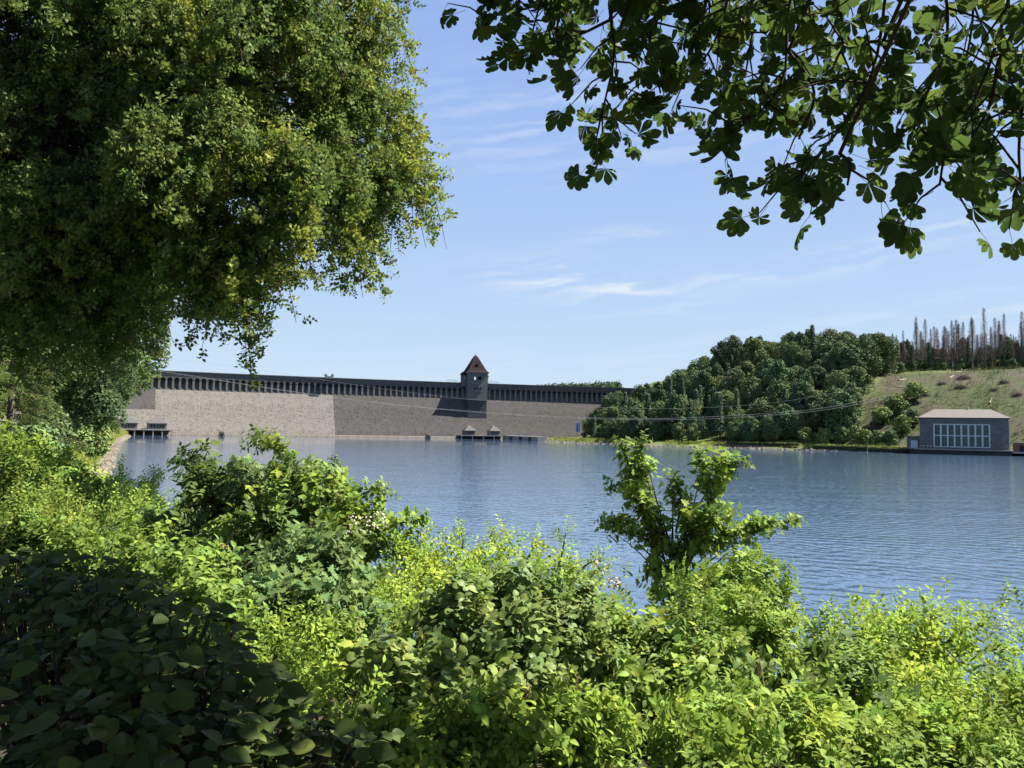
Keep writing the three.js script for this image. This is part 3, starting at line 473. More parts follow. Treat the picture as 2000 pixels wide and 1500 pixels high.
// a shrub: stems from the ground to lumps [px, py, depth, radius px]; leaf = leaf length in metres
function shrub(o) {
  const R = rngOf(o.seed ?? 1), lobes = o.lobes.map(([px, py, dp, r]) => ({ c: at(px, py, dp), r: r * dp / F }));
  const mean = lobes.reduce((s, l) => s.add(l.c), V()).multiplyScalar(1 / lobes.length); if (o.root) mean.copy(at(...o.root)); mean.y = groundAt(mean.x, mean.z) - 0.03;
  const t = thing(o.name, o.label, o.category ?? 'shrub', o.group, mean), list = [], stems = new Geo(), L = o.leaf, spl = { ovate: 2.6, round: 2.1, small: 6, pinnate: 4, maple: 2.6, linden: 3.6, needle: 4 }[o.kind] * L;
  const put = (p, d, k = 1) => list.push({ p, d, s: L * (0.75 + R() * 0.5) * k, roll: R() * 6.28, c: tone(R, o.colors[Math.floor(R() * o.colors.length)], o.spread ?? 0.2) });
  const fork = o.fork ? at(...o.fork).sub(mean) : null;
  lobes.forEach((l) => {
    const c = l.c.clone().sub(mean), n = Math.max(4, Math.round((o.dense ?? 1) * 26 * (l.r / spl) ** 2 + (o.dense ?? 1) * 14 * (l.r / spl) ** 3));
    const shoots = Math.max(3, Math.round(n / 9));
    for (let k = 0; k < shoots; k++) {
      const out = dirOf(R); out.y = out.y * 0.8 + 0.25; out.normalize();
      const lump = 0.8 + 0.45 * noise3(out.x * 2 + l.c.x * 3, out.y * 2 + l.c.y * 3, out.z * 2), end = c.clone().addScaledVector(out, l.r * lump * (0.55 + 0.5 * Math.sqrt(R())));
      const from = o.fork ? fork.clone().add(V((R() - 0.5) * 0.03, (R() - 0.3) * 0.5, (R() - 0.5) * 0.03)) : V((R() - 0.5) * 0.5, 0, (R() - 0.5) * 0.5).addScaledVector(V(c.x, 0, c.z), 0.35), mid = c.clone().lerp(from, 0.35).add(V(0, l.r * 0.35, 0)), path = bez(from, mid, end, 8);
      if (k % 2 === 0 || o.allStems) tube(stems, path, 0.006 + 0.006 * R() + (o.thick ?? 0), 0.002, [1, 1, 1], 4);
      const m = Math.ceil(n / shoots);
      for (let j = 0; j < m; j++) {
        const u = 1 - (j / m) * Math.min(0.6, 1.5 * l.r / Math.max(0.1, end.distanceTo(from))), kk = Math.min(7, Math.floor(u * 8)), p = path[kk].clone().lerp(path[kk + 1], u * 8 - kk), d = path[kk + 1].clone().sub(path[kk]).normalize();
        d.multiplyScalar(0.55).addScaledVector(dirOf(R), 0.75).add(V(0, o.lift ?? 0.35, 0)).normalize();
        put(p.addScaledVector(dirOf(R), l.r * 0.16 * R()), d);
      }
    }
  });
  (o.shoots ?? []).forEach((pts) => { // long shoots that stand out, through [px, py, depth] points
    const P = pts.map((q) => at(...q).sub(mean)), curve = new THREE.CatmullRomCurve3(P), len = curve.getLength(), n = Math.max(3, Math.round(len / (spl * (o.gap ?? 0.22))));
    tube(stems, curve.getPoints(10), 0.012, 0.003, [1, 1, 1], 5);
    for (let k = 0; k <= n; k++) { const u = 0.12 + 0.88 * k / n, p = curve.getPoint(u), d = curve.getTangent(u).multiplyScalar(0.7).addScaledVector(dirOf(R), 0.8).add(V(0, 0.25, 0)).normalize(); put(p, k === n ? curve.getTangent(1) : d, 0.95 - 0.25 * u); }
  });
  if (o.fork) tube(stems, bez(V(0, -0.2, 0), fork.clone().multiplyScalar(0.5).add(V(0.03, 0, 0)), fork.clone().add(V(0, 0.3, 0)), 6), 0.035, 0.02, [1, 1, 1], 7);
  part('stem', stems.build(1), BARK, t);
  foliage(list, o.kind, o.mat ?? LEAF, t);
  if (o.flowers) { const g = new Geo(); for (const [px, py, dp, r] of o.flowers) for (let k = 0; k < 60; k++) { const p = at(px, py, dp).sub(mean).addScaledVector(inSphere(R), r * dp / F); leaf(g, p, dirOf(R), dirOf(R), 0.02, 0.008, ROUND, o.flowerColor ?? [0.5, 0.42, 0.36]); } part('flower_heads', g.build(), std({ vertexColors: true, side: THREE.DoubleSide }), t); }
  t.userData.sprigs = undefined; total += list.length;
  return t;
}
let total = 0;

// ---------------------------------------------------------------- far trees
function crownShape(R, lobes, n, size, col, spread = 0.3, flat = 0.45) { // leaf clumps through the volume of lobes [x, y, z, r]
  const g = new Geo(), vol = lobes.reduce((s, l) => s + l[3] ** 2, 0);
  for (const [x, y, z, r] of lobes) {
    const m = Math.round(n * r * r / vol), lt = SUM * (1 + (R() - 0.5) * spread);
    for (let k = 0; k < m; k++) {
      const o = dirOf(R), lump = 0.78 + 0.44 * noise3(o.x * 2.2 + x, o.y * 2.2 + y, o.z * 2.2 + z), p = V(x, y, z).addScaledVector(o, r * lump * (0.5 + 0.5 * Math.cbrt(R())));
      const nn = o.clone().multiplyScalar(0.6).addScaledVector(dirOf(R), 0.7).add(V(0, flat, 0)).normalize(), d = V().crossVectors(nn, dirOf(R)).normalize(), k2 = lt * (0.8 + R() * 0.4), s = size * (0.6 + R() * 0.8);
      leaf(g, p, d, nn, s, s * 0.36, NARROW, [col[0] * k2 * (0.9 + R() * 0.25), col[1] * k2, col[2] * k2], 0.25, 0.25);
    }
  }
  return g.build();
}
function roundLobes(R, w, h, y0, n) { const L = []; for (let k = 0; k < n; k++) { const u = (k + 0.5) / n, y = y0 + h * u, a = k * 2.4 + R(), e = Math.sqrt(Math.max(0.05, 1 - (2 * u - 0.9) ** 2 * 0.9)), rr = w / 2 * e * (0.25 + 0.65 * R()); L.push([Math.cos(a) * rr, y, Math.sin(a) * rr, w * (0.09 + 0.13 * R()) * (0.6 + 0.5 * e)]); } return L; }
function trunkShape(R, h, r, limbs, lean = 0.3) { const g = new Geo(), top = V((R() - 0.5) * lean * 2, h, (R() - 0.5) * lean * 2); tube(g, bez(V(0, -0.6, 0), V(0, h * 0.5, 0), top, 6), r, r * 0.35, [1, 1, 1], 7); for (let k = 0; k < limbs; k++) { const u = 0.35 + 0.6 * k / limbs, a = k * 2.4, p = V(top.x * u * u, h * u, top.z * u * u), e = p.clone().add(V(Math.cos(a) * h * 0.22, h * 0.2, Math.sin(a) * h * 0.22)); tube(g, bez(p, p.clone().lerp(e, 0.5).add(V(0, -h * 0.03, 0)), e, 4), r * 0.4, r * 0.1, [1, 1, 1], 5); } return g.build(1); }
function coniferShape(R, h, w, col, dense, dead) { // drooping boughs in whorls
  const g = new Geo(), wood = new Geo();
  tube(wood, [V(0, -0.6, 0), V(0, h * 0.5, 0), V(0, h, 0)], h * 0.013 + 0.05, 0.03, [1, 1, 1], 6);
  const levels = Math.round(h * 2.0);
  for (let k = 0; k < levels; k++) {
    const u = k / levels, y = h * (0.12 + 0.87 * u), rr = w / 2 * Math.pow(1 - u, dead ? 0.8 : 1.05) * (0.75 + 0.5 * R()) + 0.15;
    for (let q = 0; q < 6; q++) {
      if (dead && (R() < 0.2 || u < 0.15)) continue;
      const a = q * 1.05 + k * 0.7 + R() * 0.5, d = V(Math.cos(a), dead ? -0.12 : -0.28, Math.sin(a)), s = V(-Math.sin(a), 0, Math.cos(a)), o = V(0, y, 0), tip = o.clone().addScaledVector(d, rr);
      if (dead) { tube(wood, [o, o.clone().lerp(tip, 0.5).add(V(0, 0.12, 0)), tip], 0.035, 0.012, [1, 1, 1], 3); for (let j = 0; j < 8; j++) { const p = o.clone().lerp(tip, 0.2 + 0.1 * j); leaf(g, p, d.clone().addScaledVector(s, R() * 2 - 1).add(V(0, -0.6, 0)).normalize(), V(0, 1, 0.1), 0.4 + R() * 0.4, 0.032, NARROW, [col[0], col[1], col[2]], 0, 0.2); } continue; }
      for (let j = 0; j < dense; j++) { const t = (j + 0.7) / dense, p = o.clone().lerp(tip, t).add(V(0, -0.15 * t * t * rr, 0)), k2 = SUM * (0.75 + R() * 0.5); leaf(g, p, d.clone().addScaledVector(s, (R() * 2 - 1) * 1.1).normalize(), V(d.x * 0.3, 1, d.z * 0.3), 0.55 + R() * 0.4, 0.13 + 0.05 * R(), NARROW, col.map((c) => c * k2), 0.2, 0.4); }
    }
  }
  return [wood.build(1), g.build()];
}
const TREES = {};
{
  const R = rngOf(424);
  const kinds = [[[0.048, 0.075, 0.026], 12, 13, 2.6], [[0.038, 0.064, 0.026], 8, 15, 2.4], [[0.056, 0.082, 0.028], 11, 10, 1.8], [[0.042, 0.068, 0.03], 7, 13, 1.4], [[0.064, 0.088, 0.03], 9, 11, 1.4], [[0.052, 0.072, 0.03], 10, 14, 2], [[0.045, 0.078, 0.03], 9, 12, 1.6], [[0.058, 0.076, 0.026], 13, 12, 2]].map((k) => ['broadleaf_tree', ...k]);
  TREES.broad = kinds.map(([n, c, w, h, y0]) => { const t = new THREE.Group(); t.name = n; part('trunk', trunkShape(R, y0 + h * 0.6, 0.26, 6), BARK, t); part('crown', crownShape(R, roundLobes(R, w * 1.05, h, y0 * 0.8, 44), 9500, 0.5, c, 0.45), LEAFFAR, t); return t; });
  TREES.shrub = [[0.07, 0.105, 0.03], [0.055, 0.085, 0.032], [0.10, 0.13, 0.035]].map((c) => { const t = new THREE.Group(); t.name = 'bank_bush'; part('stem', trunkShape(R, 1.6, 0.06, 5), BARK, t); part('crown', crownShape(R, roundLobes(R, 4.4, 3.4, 0.5, 14), 2600, 0.3, c, 0.4), LEAFFAR, t); return t; });
  TREES.spruce = [[17, 5.2, [0.032, 0.055, 0.028]], [14, 4.4, [0.04, 0.064, 0.03]]].map(([h, w, c]) => { const t = new THREE.Group(); t.name = 'spruce_tree'; const [a, b] = coniferShape(R, h, w, c, 6); part('trunk', a, BARK, t); part('crown', b, LEAFFAR, t); return t; });
  const greyBark = std({ color: C(0.13, 0.11, 0.10), vertexColors: true });
  TREES.dead = [[20, 4.6], [18, 4.2], [21, 5.4]].map(([h, w]) => { const t = new THREE.Group(); t.name = 'dead_spruce'; const [a, b] = coniferShape(R, h, w, [0.085, 0.066, 0.058], 4, true); part('trunk', a, greyBark, t); part('crown', b, std({ vertexColors: true, side: THREE.DoubleSide }), t); return t; });
}
const used = new Set();
function plant(proto, x, z, s, turn, label, category, group) {
  const t = proto.clone(), vary = hash2(Math.round(x * 37), Math.round(z * 53)); t.name = numbered(proto.name); t.position.set(x, groundAt(x, z), z); t.scale.set(s * (0.85 + 0.3 * vary), s * (1.12 - 0.28 * vary), s * (0.85 + 0.3 * ((vary * 7.3) % 1))); t.rotation.y = turn; scene.add(t);
  return tag(t, label, category, group);
}
{ // the wooded hill
  const R = rngOf(9001), spots = [];
  const far = (x, z, m) => spots.every((q) => Math.hypot(q[0] - x, q[1] - z) > m);
  let n = 0;
  for (let tries = 0; tries < 9000 && n < 260; tries++) {
    const x = 16 + R() * 190, z = -215 - R() * 230, d = shoreDistance(x, z), b = x / -z;
    if (d < 8.5 || d > 135 || b > 0.47 || b < 0.1 || isClearing(x, z)) continue;
    if (b > 0.435 && d < 60) continue;
    if (x < 70 && z < -415) continue;
    if (!far(x, z, d < 30 ? 4.6 : 5.6)) continue;
    spots.push([x, z]); n++;
    const conifer = R() < (b < 0.3 ? 0.22 : 0.05), s = (d < 16 ? 0.72 : 0.95) * (0.72 + 0.6 * R()) * (x < 45 ? 0.8 : 1);
    if (conifer) plant(TREES.spruce[Math.floor(R() * 2)], x, z, s * 1.0, R() * 6.28, 'dark green spruce among the broadleaf trees of the wooded hill', 'tree', 'spruces on the wooded hill');
    else { const v = Math.floor(R() * 8), look = ['wide crowned', 'tall dark', 'low spreading', 'slim dark', 'pale green', 'tall domed', 'round topped', 'broad heavy'][v], where = d < 20 ? 'at foot of the wooded hill behind the shore path' : d < 60 ? 'halfway up the wooded hill' : 'near the top of the wooded hill'; plant(TREES.broad[v], x, z, s, R() * 6.28, look + ' broadleaf tree ' + where, 'tree', 'broadleaf trees on the wooded hill'); }
  }
  // treeline above the felled slope: dead spruces, a few living trees between
  for (let k = 0; k < 92; k++) {
    const px = 1700 + (k % 46) * 8.6 + R() * 8, back = k >= 46, dp = (back ? 348 : 332) + R() * 14, x = (px - 1000) / F * dp, z = -dp, tall = px > 1790 ? 1 : 0.72;
    if (k % 9 === 4) plant(TREES.spruce[k % 2], x, z, (0.75 + R() * 0.4) * tall, R() * 6.28, 'living dark green spruce in treeline above the felled slope', 'tree', 'living spruces above the felled slope');
    else plant(TREES.dead[k % 3], x, z, (0.64 + R() * 0.56) * tall, R() * 6.28, ['slim', 'short', 'broad'][k % 3] + ' bare grey dead spruce ' + (back ? 'in the back row' : 'in the front row') + ' of treeline above felled slope', 'tree', 'dead spruces above the felled slope');
  }
  for (let k = 0; k < 40; k++) { const px = 1690 + k * 11 + R() * 9, dp = 352 + R() * 24, x = (px - 1000) / F * dp; plant(TREES.broad[(k * 3) % 5], x, -dp, 0.55 + R() * 0.25, R() * 6.28, 'young green broadleaf tree behind the trunks of the dead spruces', 'tree', 'young trees behind the dead spruces'); }
  for (let k = 0; k < 34; k++) { const px = 1715 + k * 12.5 + R() * 9, dp = 329 + R() * 16, x = (px - 1000) / F * dp; plant(TREES.shrub[k % 2], x, -dp, 0.7 + R() * 0.5, R() * 6.28, 'low dark bush at the feet of the dead spruces', 'bush', 'bushes under the dead spruces'); }
  // bushes round the power house and along the shore
  for (const [px, dp, s, k] of [[1690, 262, 1.2, 2], [1712, 258, 1.3, 0], [1738, 256, 1.25, 1], [1762, 262, 1.5, 2], [1782, 266, 1.4, 1], [1668, 262, 1.5, 0], [1640, 266, 1.4, 1], [1722, 272, 1.6, 2], [1752, 276, 1.7, 0], [1786, 282, 1.6, 2], [1610, 268, 1.3, 2], [1575, 272, 1.3, 0], [1172, 345, 1.5, 1], [1186, 340, 1.5, 0], [1141, 380, 0.7, 1], [1200, 335, 1.5, 2]]) {
    const p = at(px, 850, dp); plant(TREES.shrub[k], p.x, p.z, s, px, 'leafy green bush between the shore path and the wood edge', 'bush', 'bushes along the wood edge'); }
  // far wood beyond the crest
  const g = new Geo();
  for (let k = 0; k < 240; k++) { const px = 1050 + R() * 160, dp = 690 + R() * 60, p = at(px, 757 - (px - 1050) * 0.04 - R() * 2, dp); for (let j = 0; j < 26; j++) { const v = inSphere(R); leaf(g, p.clone().add(V(v.x * 3, v.y * 3 - 2 + (j % 5 === 0 ? 1.5 : 0), v.z * 3)), dirOf(R), dirOf(R), 1.5, 0.6, NARROW, [0.07, 0.105, 0.05]); } }
  const hill = new THREE.Mesh(g.build(), LEAFFAR); hill.name = 'far_wood'; scene.add(hill); tag(hill, 'far strip of woodland showing above the dam crest', 'wood', null, 'stuff');
  const hg = new THREE.SphereGeometry(1, 32, 12).scale(190, 40, 90).translate(110, -4, -790); structure('far_hill', hg, std({ color: C(0.06, 0.09, 0.035) }), 'low far hill beyond the dam', 'hill');
}
// hedges and gravel of the far shore
function hedge(px0, px1, dp0, dp1, h, label) {
  const a = at(px0, 860, dp0), b = at(px1, 860, dp1), R = rngOf(px0), L = Math.hypot(b.x - a.x, b.z - a.z), g = new Geo(), mid = V((a.x + b.x) / 2, 0, (a.z + b.z) / 2), y = groundAt(mid.x, mid.z);
  for (let k = 0; k < L * 90; k++) { const u = (R() - 0.5) * L, v = R(), top = v > 0.45; leaf(g, V(u, top ? h + (R() - 0.5) * 0.25 : h * R(), (R() - 0.5) * 1.1), dirOf(R), V(R() - 0.5, 1, R() - 0.5), 0.35, 0.13, NARROW, [0.085 * (0.7 + R() * 0.6), 0.125 * (0.7 + R() * 0.6), 0.035]); }
  const t = thing('clipped_hedge', label, 'hedge', 'hedges along the far shore', V(mid.x, y, mid.z), Math.atan2(-(b.z - a.z), b.x - a.x)); part('stem', box(L, h * 0.85, 0.7, 0, h * 0.42, 0), std({ color: C(0.03, 0.035, 0.02) }), t); part('leaves', g.build(), LEAFFAR, t).userData.kind = 'stuff';
}
hedge(1695, 1776, 248, 243, 2.0, 'low clipped hedge between shore gravel and the power house wing');
hedge(1588, 1694, 263, 250, 1.5, 'long low clipped hedge on the shore below the wood');
hedge(1420, 1560, 278, 266, 0.8, 'thin low hedge beside the shore path under the wood');
{
  const R = rngOf(55), list = [], stones = [];
  const tuft = (x, z, s, c, kind) => list.push({ p: V(x, groundAt(x, z) - 0.03, z), d: V((R() - 0.5) * 0.4, 1, (R() - 0.5) * 0.4).normalize(), s, roll: R() * 6.28, c: tone(R, c, 0.3) });
  for (let k = 0; k < 5200; k++) { const b = 0.42 + R() * 0.26, dp = 236 + R() * 96, x = b * dp; if (isClearing(x, -dp)) { const n = fbm2(x * 0.09 + 40, -dp * 0.09 + 9, 4); if (R() < step(0.60, 0.44, n)) tuft(x, -dp, 0.2 + R() * 0.25, [0.04, 0.058, 0.016]); else if (R() < 0.2) tuft(x, -dp, 0.18 + R() * 0.2, [0.036, 0.03, 0.02]); } }
  const o = new THREE.Group(); o.name = 'slope_grass'; scene.add(o); tag(o, 'rough grass and bracken on the felled slope', 'grass', null, 'stuff'); foliage(list, 'needle', LEAFFAR, o, 'tufts');
}
// brush piles, logs and stumps on the felled slope
{
  const R = rngOf(66), pile = (px, py, w, label) => {
    let dp = 240, p; for (; dp < 332; dp += 1) { p = at(px, py, dp); if (p.y < groundAt(p.x, p.z)) break; }
    const y = groundAt(p.x, p.z), t = thing('brush_pile', label, 'brush pile', 'brush piles on the felled slope', V(p.x, y, p.z)), g = new Geo();
    for (let k = 0; k < w * 55; k++) { const a = R() * 6.28, r = Math.sqrt(R()) * w / 2, h = w * 0.3 * (1 - (2 * r / w) ** 2) * R(), d = V(R() - 0.5, (R() - 0.5) * 0.7, R() - 0.5).normalize(), o = V(Math.cos(a) * r, h, Math.sin(a) * r * 0.6); tube(g, [o, o.clone().addScaledVector(d, 0.8 + R())], 0.05, 0.02, [0.7 + R() * 0.7, 0.7 + R() * 0.6, 0.7 + R() * 0.6], 3); }
    part('brushwood', g.build(), std({ color: C(0.07, 0.058, 0.055), vertexColors: true }), t).userData.kind = 'stuff';
  };
  pile(1882, 742, 5.5, 'large dark brush pile high on the felled slope'); pile(1876, 760, 4.5, 'dark brush pile just below the largest pile on felled slope'); pile(1838, 752, 2.8, 'small dark brush pile beside the largest pile on felled slope'); pile(1960, 748, 3.4, 'brush pile in grass towards the edge of the felled slope'); pile(1940, 764, 2.6, 'small brush pile low in the grassy part of felled slope'); pile(1936, 718, 2.4, 'brush pile under the treeline on the felled slope'); pile(1985, 775, 2.8, 'brush pile above the brick shed on felled slope'); pile(1745, 790, 4, 'brush pile at the lower wood edge of felled slope'); pile(1806, 775, 3, 'brush pile above the hipped roof on felled slope');
  const logMat = std({ color: C(0.36, 0.29, 0.22), vertexColors: true });
  for (const [px, py, len, turn, tilt, label] of [[1762, 742, 5, 0.6, 0.35, 'pale felled log near wood edge lying down the slope'], [1858, 738, 4, 0.7, 0.4, 'pale felled log beside the largest brush pile'], [1872, 728, 4, 0.5, 0.3, 'pale felled log above the largest brush pile'], [1935, 785, 4.5, 0.9, 0.3, 'pale felled log low on the grassy slope above power house'], [1755, 757, 3.6, -0.7, -0.3, 'pale felled log crossing bare earth near the wood edge'], [1716, 800, 4.2, -0.9, -0.5, 'pale felled log among bushes at the slope foot']]) {
    let dp = 240, p; for (; dp < 332; dp += 1) { p = at(px, py, dp); if (p.y < groundAt(p.x, p.z)) break; }
    const g = new Geo(), d = V(Math.cos(turn), 0, -Math.sin(turn)), e0 = p.clone().addScaledVector(d, -len / 2), e1 = p.clone().addScaledVector(d, len / 2); e0.y = groundAt(e0.x, e0.z) + 0.15; e1.y = groundAt(e1.x, e1.z) + 0.15; const b = V(p.x, groundAt(p.x, p.z), p.z);
    tube(g, [e0, e0.clone().lerp(e1, 0.5), e1].map((q) => q.clone().sub(b)), 0.24, 0.16, [1, 1, 1], 7);
    const o = new THREE.Mesh(g.build(), logMat); o.name = numbered('felled_log'); o.position.copy(b); scene.add(o); tag(o, label, 'log', 'felled logs on the slope');
  }
}
// overhead cables across the pond
for (const [label, r, pts] of [
  ['thick pale cable sagging across the pond, upper strand of the close pair', 0.032, [[250, 716, 236], [350, 730, 237], [575, 765, 240], [801, 793, 243], [941, 804.5, 246], [1100, 814, 250], [1275, 817.5, 254], [1425, 812, 258], [1600, 798, 262], [1745, 771, 268]]],
  ['thick pale cable sagging across the pond, lower strand of the close pair', 0.03, [[250, 717, 235], [350, 731, 236], [575, 766, 239], [801, 794, 242], [941, 806, 245], [1100, 816, 249], [1275, 820, 253], [1425, 816, 257], [1600, 802, 261], [1745, 776, 267]]],
  ['thin grey cable hanging above the close pair of cables', 0.02, [[250, 690, 236], [500, 722, 238], [724, 756, 241], [879, 776, 244], [941, 782, 246], [1127, 793.5, 250], [1275, 798, 254], [1350, 797, 256], [1475, 790, 259], [1550, 781, 262], [1720, 750, 268]]]]) {
  const g = new Geo(), curve = new THREE.CatmullRomCurve3(pts.map((q) => at(...q))); tube(g, curve.getPoints(60), r, r, [1, 1, 1], 5);
  const o = new THREE.Mesh(g.build(), std({ color: C(0.24, 0.24, 0.25), roughness: 0.6 })); o.name = numbered('overhead_cable'); scene.add(o); tag(o, label, 'cable', 'overhead cables across the pond');
}
// shore stones and bank grass
{
  const R = rngOf(88), along = (k0, k1) => { const a = SHORE[k0], b = SHORE[k1], t = R(); return [mix(a[0], b[0], t), mix(a[1], b[1], t)]; };
  const rock = new THREE.IcosahedronGeometry(1, 1); { const p = rock.attributes.position; for (let k = 0; k < p.count; k++) { const f = 0.75 + 0.5 * noise3(p.getX(k) * 1.7 + 5, p.getY(k) * 1.7, p.getZ(k) * 1.7); p.setXYZ(k, p.getX(k) * f, p.getY(k) * f * 0.65, p.getZ(k) * f); } rock.computeVertexNormals(); }
  const n = 5200, im = new THREE.InstancedMesh(rock, std({ color: C(0.20, 0.172, 0.135), map: rep(mottle, 1) }), n); im.name = 'shore_stones';
  for (let k = 0; k < n; k++) {
    const left = k < 3400, seg = left ? 5 + Math.floor(R() * 6) : 16 + Math.floor(R() * 5), [x0, z0] = along(seg, seg + 1), off = (R() - 0.35) * 2.4, nx = left ? -0.93 : 0.5, nz = left ? -0.37 : -0.86, x = x0 + nx * off, z = z0 + nz * off, s = 0.1 + 0.28 * R() ** 3 * (left ? 1 : 1.6);
    im.setMatrixAt(k, _m.compose(V(x, groundAt(x, z) + s * 0.1, z), new THREE.Quaternion().setFromEuler(new THREE.Euler(R(), R() * 6, R())), V(s, s, s))); im.setColorAt(k, tone(R, [0.95, 0.95, 0.95], 0.3, 0.1));
  }
  scene.add(im); tag(im, 'pale gravel and stones along the waterline', 'gravel', null, 'stuff');
  const list = [], grass = (x, z, s, c) => list.push({ p: V(x, groundAt(x, z) - 0.02, z), d: V((R() - 0.5) * 0.5, 1, (R() - 0.5) * 0.5).normalize(), s, roll: R() * 6.28, c: tone(R, c, 0.25) });
  for (let k = 0; k < 15000; k++) { const seg = 5 + Math.floor(R() * 6), [x0, z0] = along(seg, seg + 1), off = 1.3 + R() * 8.5, x = x0 - 0.93 * off, z = z0 - 0.37 * off; grass(x, z, 0.55 + R() * 0.5, [0.155, 0.19, 0.05]); }
  for (let k = 0; k < 3200; k++) { const seg = 16 + Math.floor(R() * 5), [x0, z0] = along(seg, seg + 1), off = 1.6 + R() * 6, x = x0 + 0.5 * off, z = z0 - 0.86 * off; if (noise2(x * 0.15, z * 0.15) > 0.42) grass(x, z, 0.5 + R() * 0.5, [0.12, 0.15, 0.045]); }
  for (let k = 0; k < 5200; k++) { const a = (R() - 0.5) * 1.9, r = 6.5 + R() * 7, x = Math.sin(a) * r, z = -Math.cos(a) * r; if (shoreDistance(x, z) > 0.4 && noise2(x * 0.8, z * 0.8) > 0.45) grass(x, z, 0.2 + R() * 0.25, [0.10, 0.14, 0.035]); }
  const o = new THREE.Group(); o.name = 'bank_grass'; scene.add(o); tag(o, 'tall grass growing on the pond banks', 'grass', null, 'stuff'); foliage(list, 'grass', LEAF, o, 'blades');
}

// ---------------------------------------------------------------- trees of the near bank
{
  const R = rngOf(31);
  const mid = [['bank_tree', [0.065, 0.10, 0.028], 9, 10.5, 5.0, 9000, 0.34], ['bank_tree', [0.05, 0.08, 0.03], 8, 11, 2.6, 9000, 0.32]].map(([n, c, w, h, y0, k, s]) => { const t = new THREE.Group(); t.name = n; part('trunk', trunkShape(R, y0 + h * 0.7, 0.22, 9), BARK, t); part('crown', crownShape(R, roundLobes(R, w, h, y0, 24), k, s, c, 0.35), LEAF, t); return t; });
  const larch = [15, 13].map((h) => { const t = new THREE.Group(); t.name = 'larch_tree'; const g = new Geo(), wood = new Geo(), list = []; tube(wood, [V(0, -0.5, 0), V(0.1, h * 0.5, 0), V(0, h, 0)], 0.24, 0.03, [1, 1, 1], 8);
    for (let k = 0; k < 46; k++) { const u = k / 46, y = h * (0.13 + 0.85 * u), a = k * 2.4 + R(), len = (4.6 * (1 - u) + 0.5) * (0.7 + 0.5 * R()), tip = V(Math.cos(a) * len, y - 0.12 * len + 0.5 * u, Math.sin(a) * len), path = bez(V(0, y, 0), V(Math.cos(a) * len * 0.5, y + 0.1 * len, Math.sin(a) * len * 0.5), tip, 6); tube(wood, path, 0.05, 0.01, [1, 1, 1], 4);
      for (let j = 0; j < len * 11; j++) { const q = 0.15 + 0.85 * R(), i = Math.min(5, Math.floor(q * 6)), p = path[i].clone().lerp(path[i + 1], q * 6 - i), d = V(R() - 0.5, -0.55 - R() * 0.5, R() - 0.5).add(path[i + 1].clone().sub(path[i]).normalize().multiplyScalar(0.7)).normalize(); list.push({ p, d, s: 0.16 + 0.1 * R(), roll: R() * 6, c: tone(R, [0.085, 0.115, 0.035], 0.25) }); } }
    part('trunk', wood.build(1), BARK, t); foliage(list, 'needle', LEAF, t, 'crown'); return t; });
  const put = (proto, px, dp, s, label, category = 'tree', group) => { const x = (px - 1000) / F * dp; return plant(proto, x, -dp, s, px * 0.7, label, category, group); };
  put(larch[0], 125, 85, 1.25, 'feathery larch tree with drooping boughs on the wooded bank', 'tree');
  put(larch[1], 20, 52, 1.0, 'smaller feathery larch with pale dead lower twigs beside dark trunk', 'tree');
  put(mid[0], 206, 131, 2.0, 'leafy tree on the bank whose crown reaches over dam masonry', 'tree');
  put(mid[1], 178, 82, 0.95, 'dark leafy tree between larch and the huts on the bank', 'tree'); put(mid[1], 204, 121, 1.3, 'bushy dark tree growing at the water below the tall overhanging crown', 'tree');
  put(mid[0], 110, 80, 1.1, 'broad leafy tree standing behind the larches on the bank', 'tree');
  put(mid[1], -20, 58, 1.15, 'dark leafy tree with stout trunk at the lawn edge', 'tree');
  put(mid[0], 20, 95, 1.2, 'tall leafy tree far back on the wooded bank lawn', 'tree');
  put(mid[1], 160, 140, 1.25, 'leafy tree far along the wooded bank near the dam end', 'tree');
  put(mid[0], 196, 190, 1.3, 'leafy tree at the far end of wooded bank beside the huts', 'tree');
  put(mid[1], 66, 112, 1.2, 'dark leafy tree hiding the dam end behind the smaller larch', 'tree'); put(mid[0], 130, 128, 1.25, 'broad leafy tree between the larch and the far bank trees', 'tree'); put(mid[1], -30, 90, 1.1, 'low crowned dark tree at back of the bank lawn', 'tree');
  put(mid[1], 90, 150, 1.4, 'tall dark tree closing the view behind the bank larches', 'tree');
  for (const [x, z, k, label] of [[-7, 7, 0, 'unseen leafy tree added behind the path to shade the near bushes'], [5, 11, 1, 'unseen dark leafy tree added behind the chestnut to shade the path'], [-15, 2, 1, 'unseen dark leafy tree added beside the linden to shade the path']]) plant(mid[k], x, z, 1, x, label, 'tree');  // unseen trees added behind the viewpoint to block low sky and deepen shade
  put(mid[0], -60, 120, 1.4, 'tall leafy tree behind the lawn of the wooded bank', 'tree');
  for (const [px, dp, s, k, label] of [[112, 60, 0.95, 1, 'grey green bush below the larch on the grassy bank'], [70, 48, 0.9, 1, 'grey green bush under the smaller larch on the grassy bank'], [172, 75, 0.8, 0, 'green bush above the gravel where the bank narrows'], [200, 110, 0.8, 2, 'light green bush on the bank before the huts'], [214, 150, 0.9, 0, 'green bush on the bank far along near the huts'], [60, 40, 0.8, 0, 'dark green bush at foot of the bank trunks']]) put(TREES.shrub[k], px, dp, s, label, 'bush');
}

